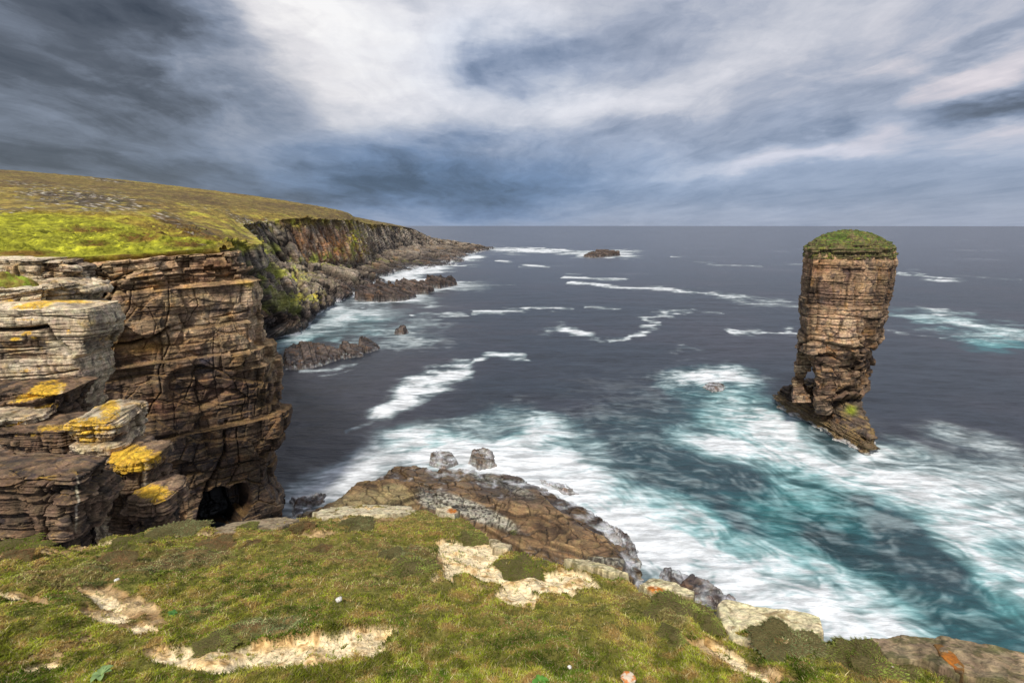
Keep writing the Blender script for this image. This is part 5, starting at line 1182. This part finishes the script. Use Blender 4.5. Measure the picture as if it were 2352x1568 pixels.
for px_, py_, rx, ry, kind, lab in [
    (36, 1252, 34, 20, 'green', 'bright green mound at the far left brink of the turf'), (22, 1280, 30, 14, 'brown', 'brown heathery mound just below the bright green one at the left edge'),
    (398, 1222, 50, 18, 'grey', 'wide low green mound on the brink below the lowest lichened block'), (294, 1246, 26, 16, 'green', 'small green mound on the brink, left of the wide low mound'),
    (568, 1212, 20, 12, 'dark', 'little dark mound on tan rock left of the cave foot'), (574, 1242, 22, 13, 'brown', 'brown mound a step below the little dark one on tan rock'),
    (697, 1210, 24, 17, 'brown', 'reddish brown mound where the turf turns out to the rock platform'), (477, 1244, 44, 9, 'brown', 'low dark brown mat of heath right of the wide green mound'),
    (818, 1200, 34, 20, 'grey', 'grey-green mound near the brink above the cream rock lip'), (1077, 1234, 38, 22, 'dark', 'dark green mound above the upper sand patch'),
    (950, 1300, 56, 30, 'dark', 'large dark mound left of the upper sand patch'), (905, 1275, 34, 20, 'grey', 'grey-green shoulder behind the large dark mound'),
    (1547, 1453, 32, 22, 'dark', 'dark mound on the slope below the orange-spotted ledge'), (1628, 1432, 28, 24, 'dark', 'dark mound tucked against the left end of the large pale slab'),
    (1805, 1480, 56, 22, 'grey', 'rounded mound against the lower edge of the large pale slab'), (1990, 1512, 58, 34, 'dark', 'big dark green mound between the two rocky ledges at right'),
    (2095, 1530, 34, 20, 'dark', 'small dark mound among white stones left of the orange streak'), (2251, 1556, 44, 24, 'dark', 'round dark mound right of the orange-streaked stone'), (2325, 1545, 44, 28, 'dark', 'dark mound in the bottom right corner'),
    (251, 1287, 34, 12, 'brown', 'rusty patch of heath in the middle of the left turf'), (492, 1466, 34, 12, 'dark', 'dark turf lip above the left end of the big sand patch'), (740, 1252, 26, 12, 'brown', 'brown mound below the reddish one'),
    (1200, 1292, 44, 16, 'green', 'green mound between the two upper sand patches'), (1560, 1395, 60, 18, 'dark', 'dark shaggy mound below the orange-spotted ledge')]:
    g = ground_at(px_, py_ + ry * .4); dist = np.linalg.norm(g - np.array([0, 0, CAMH])); s = rx / FP * dist
    e = bpy.data.objects.new('cushion_plant', None); COL.objects.link(e)
    e.location = (g[0], g[1], g[2] + float(turf_bumps(np.array(g[0]), np.array(g[1]))) - .05 * s); e.scale = (s, s * 1.0, s * min(.9, ry / rx * .95)); e.rotation_euler = (0, 0, (px_ * 7) % 6)
    tag(e, lab, 'plant', 'cushion plants on the turf')
    for nm, me in zip(('plant_base', 'foliage'), CV[kind]):
        ch = bpy.data.objects.new(nm, me); COL.objects.link(ch); ch.parent = e

# ---- pale rock ledges on the brink, stones
def slab(name, pts, th, seed, colf, label, cat, res=.006, group=None, lift=0., cracks=None):
    W = [tuple(ground_at(a, b_)[:2]) for a, b_ in pts]
    def hf_(X, Y, sd):
        z = slope_z(X, Y) + lift
        return z - .30 + (th + .30 + .025 * fbm2(X, Y, 4, 4, seed)) * sm(-.02, .018, sd)
    return tag(rock_field(name, W, 0, hf_, res, [(.05, .3, .016), (.02, .12, .008)], (.25, .1), seed, colf, mat=M_SLAB, pix=False, zmin=-99, warp=.03, wob=.02, cull=-.035), label, cat, group)
def slabcol(base, dk, orange=(), sp=.0):
    def f(P, N, cav, tone, px, py, sd):
        x, y = P[..., 0], P[..., 1]; n1 = fbm2(x, y, 6, 5, 21, .6); n2 = fbm2(x, y, 22, 4, 22, .6)
        c = mixc(np.broadcast_to(np.float32(base), P.shape).copy(), np.float32(base) * .62, sm(-.1, .3, n2 + .4 * n1)); c = mixc(c, dk, sm(.08 - sp, .32 - sp, n1 + .35 * n2) * .85)
        for e in orange: c = mixc(c, (.62, .20, .02), sm(1.2, .6, ell(px + 8 * n2, py + 6 * n1, e)) * sm(-.5, -.1, n2))
        c = mixc(c, np.float32(base) * .35, sm(.5, .1, N[..., 2]) * .4)
        return c * (1 - .7 * np.clip(cav, 0, 1))[..., None]
    return f
slab('stone_ledge', [(1462, 1348), (1485, 1333), (1512, 1331), (1560, 1344), (1598, 1366), (1597, 1384), (1560, 1376), (1510, 1372)], .03, 71, slabcol((1., .88, .54), (.40, .31, .15), [(1506, 1354, 22, 10, 8)]), 'cream rock ledge with a vivid orange lichen spot on the brink', 'rock ledge')
slab('stone_ledge', [(1643, 1392), (1662, 1385), (1760, 1402), (1888, 1422), (1898, 1458), (1848, 1472), (1740, 1480), (1680, 1476), (1648, 1436)], .035, 72, slabcol((1., .87, .53), (.46, .34, .16), sp=.0), 'large pale cream slab on the brink above the streaming foam', 'rock ledge')
slab('stone_ledge', [(1982, 1474), (2060, 1471), (2150, 1474), (2211, 1483), (2352, 1512), (2460, 1540), (2460, 1620), (2330, 1590), (2200, 1570), (2120, 1535), (2034, 1530)], .05, 73, slabcol((.42, .31, .18), (.17, .15, .06), sp=.1), 'brown-grey mossy rock ledge along the brink at the right corner', 'rock ledge')
slab('lichen_stone', [(2132, 1494), (2162, 1496), (2200, 1525), (2224, 1552), (2214, 1576), (2186, 1560), (2146, 1522)], .02, 74, slabcol((.34, .17, .04), (.20, .13, .06), [(2180, 1520, 26, 24)]), 'slanting stone streaked bright orange at the right corner', 'stone', res=.004, lift=.045)
slab('stone_ledge', [(715, 1178), (760, 1166), (860, 1160), (945, 1164), (960, 1176), (900, 1184), (800, 1184), (740, 1194)], .02, 75, slabcol((.92, .80, .52), (.30, .22, .10), sp=.02), 'thin cream rock lip at the brink above the cracked platform', 'rock ledge', res=.018)
slab('stone_ledge', [(1000, 1172), (1035, 1166), (1056, 1178), (1045, 1190), (1010, 1186)], .04, 76, slabcol((.92, .80, .52), (.30, .22, .10), [(1040, 1172, 14, 6)]), 'small cream rock with yellow-orange lichen on the brink left of the barnacle patch', 'rock ledge', res=.015)
slab('stone_ledge', [(478, 1222), (520, 1206), (600, 1196), (660, 1190), (690, 1196), (650, 1214), (560, 1222), (500, 1230)], .03, 77, slabcol((.46, .36, .22), (.24, .16, .08)), 'tan rounded rock lip on the brink below the cave', 'rock ledge', res=.015)
slab('stone_ledge', [(1120, 1240), (1150, 1244), (1180, 1254), (1170, 1264), (1130, 1262)], .025, 78, slabcol((.88, .74, .46), (.28, .22, .10)), 'small cream rock at the brink right of the dark green mound', 'rock ledge', res=.01)
slab('stone_ledge', [(1290, 1284), (1350, 1286), (1420, 1306), (1450, 1322), (1400, 1318), (1320, 1300)], .02, 79, slabcol((.86, .74, .44), (.28, .24, .10)), 'narrow cream rock strip on the brink left of the orange-spotted ledge', 'rock ledge', res=.008)
M_ST, nt = nt_new('white_stone'); b = NB(nt); pos = b.n('ShaderNodeNewGeometry').outputs['Position']
out_bsdf(b, b.mix(b.mr(b.noise(pos, 60, 5), .35, .6), (.42, .38, .33), (.78, .76, .72)), .8, b.bump(b.noise(pos, 80, 4), .004), .3)
M_ST2, nt = nt_new('tan_stone'); b = NB(nt); pos = b.n('ShaderNodeNewGeometry').outputs['Position']
out_bsdf(b, b.mix(b.mr(b.noise(pos, 30, 5), .42, .52), (.55, .20, .05), (.62, .52, .40)), .85, b.bump(b.noise(pos, 80, 4), .004), .3)
for k, (px_, py_, r_, fl, mt, lab) in enumerate([(780, 1397, 6, .7, M_ST, 'small round white stone alone in the turf above the big sand patch'), (2128, 1517, 9, .4, M_ST, 'flat white stone just left of the orange-streaked stone'), (2044, 1534, 9, .35, M_ST, 'largest of the white stones at the foot of the brown-grey ledge'),
                                                 (2082, 1512, 8, .4, M_ST, 'flat white stone midway along the brown-grey ledge'), (1962, 1494, 5, .6, M_ST, 'tiny white stone on the big dark green mound'), (1568, 1367, 5, .6, M_ST, 'tiny white stone on the orange-spotted ledge'),
                                                 (1442, 1562, 14, .5, M_ST2, 'tan and orange stone at the bottom edge in the grass'), (268, 1331, 4, .6, M_ST, 'tiny pale stone on the left turf below the rusty heath'), (1308, 1530, 4, .6, M_ST, 'tiny pale stone in the grass at the bottom centre')]):
    g = ground_at(px_, py_); dist = np.linalg.norm(g - np.array([0, 0, CAMH])); s = r_ / FP * dist
    th = np.linspace(0, 2 * math.pi, 28, endpoint=False)[None]; ph = np.linspace(-math.pi / 2, math.pi / 2, 16)[:, None]
    P = np.stack([np.cos(th) * np.cos(ph), np.sin(th) * np.cos(ph), np.sin(ph) * fl + 0 * th], -1); P *= (1 + .4 * fbm3(P + k * 3, 1.1, 3, k))[..., None] * s
    o = link('stone', raw_mesh('stone', P.reshape(-1, 3), [grid_faces(16, 28, True)], {}), mt)
    o.location = (g[0], g[1], g[2] + float(turf_bumps(np.array(g[0]), np.array(g[1]))) + s * fl * .55 + .012); tag(o, lab, 'stone')
# a broad-leaved weed at the bottom left
def weed(px_, py_, size, label, seed, colr):
    g = ground_at(px_, py_); e = bpy.data.objects.new('weed', None); COL.objects.link(e); e.location = (g[0], g[1], g[2] + float(turf_bumps(np.array(g[0]), np.array(g[1]))) + .01); tag(e, label, 'plant')
    r = np.random.default_rng(seed)
    m, nt = nt_new('weed_leaf'); b = NB(nt); out_bsdf(b, b.mix(b.noise(b.n('ShaderNodeNewGeometry').outputs['Position'], 50, 3), tuple(.7 * q for q in colr), colr), .6)
    for k in range(7):
        a = k * .9 + r.normal(0, .2); Ln = size * (.7 + .6 * r.random()); t = np.linspace(0, 1, 12)[:, None]; w = np.linspace(-1, 1, 5)[None]
        wd_ = .24 * Ln * np.sin(np.clip(t * 1.05, 0, 1) * math.pi) ** .8; X = t * Ln * np.cos(.5 * t); Z = Ln * (.75 * t - .65 * t ** 2) + .12 * Ln * np.abs(w) * wd_ / (.24 * Ln) + .012; Yv = w * wd_
        P = np.stack([X * math.cos(a) - Yv * math.sin(a) + 0 * w, X * math.sin(a) + Yv * math.cos(a), Z + 0 * w], -1)
        link('leaf', raw_mesh('leaf', P.reshape(-1, 3), [grid_faces(12, 5)], {}), m, e)
weed(232, 1548, .07, 'pale broad-leaved weed in the grass at the bottom left', 3, (.22, .33, .12))
weed(395, 1398, .045, 'small dark-leaved weed right of the brown earth patch', 4, (.06, .17, .03))
weed(1240, 1560, .05, 'small bright-leaved weed at the bottom edge, centre', 5, (.10, .26, .03))
# turf tuft on the long pale slab of the left cliff
def turf_pad(obj, c, rx, ry, h, seed):
    n = 60; X, Y = np.meshgrid(np.linspace(-1, 1, n), np.linspace(-1, 1, n)); rr = np.hypot(X, Y)
    Z = h * np.sqrt(np.clip(1 - rr ** 2, 0, 1)) * (1 + .5 * fbm2(X, Y, 2.5, 4, seed)) - .3 * sm(.8, 1.2, rr)
    P = np.stack([c[0] + X * rx, c[1] + Y * ry, c[2] + Z], -1); c_ = mixc(np.broadcast_to(np.float32([.20, .25, .03]), P.shape).copy(), (.16, .12, .03), sm(-.2, .2, fbm2(X, Y, 3, 4, seed + 1)))
    link('turf_tuft', raw_mesh('turf_tuft', P.reshape(-1, 3), [grid_faces(n, n)], dict(Col=c_.reshape(-1, 3))), m_t, obj)
c_ = at(10, 662, 35.6); turf_pad(b4, (c_[0], c_[1], c_[2] - .6), 2.6, 1.2, 1.5, 5)
print('all done')
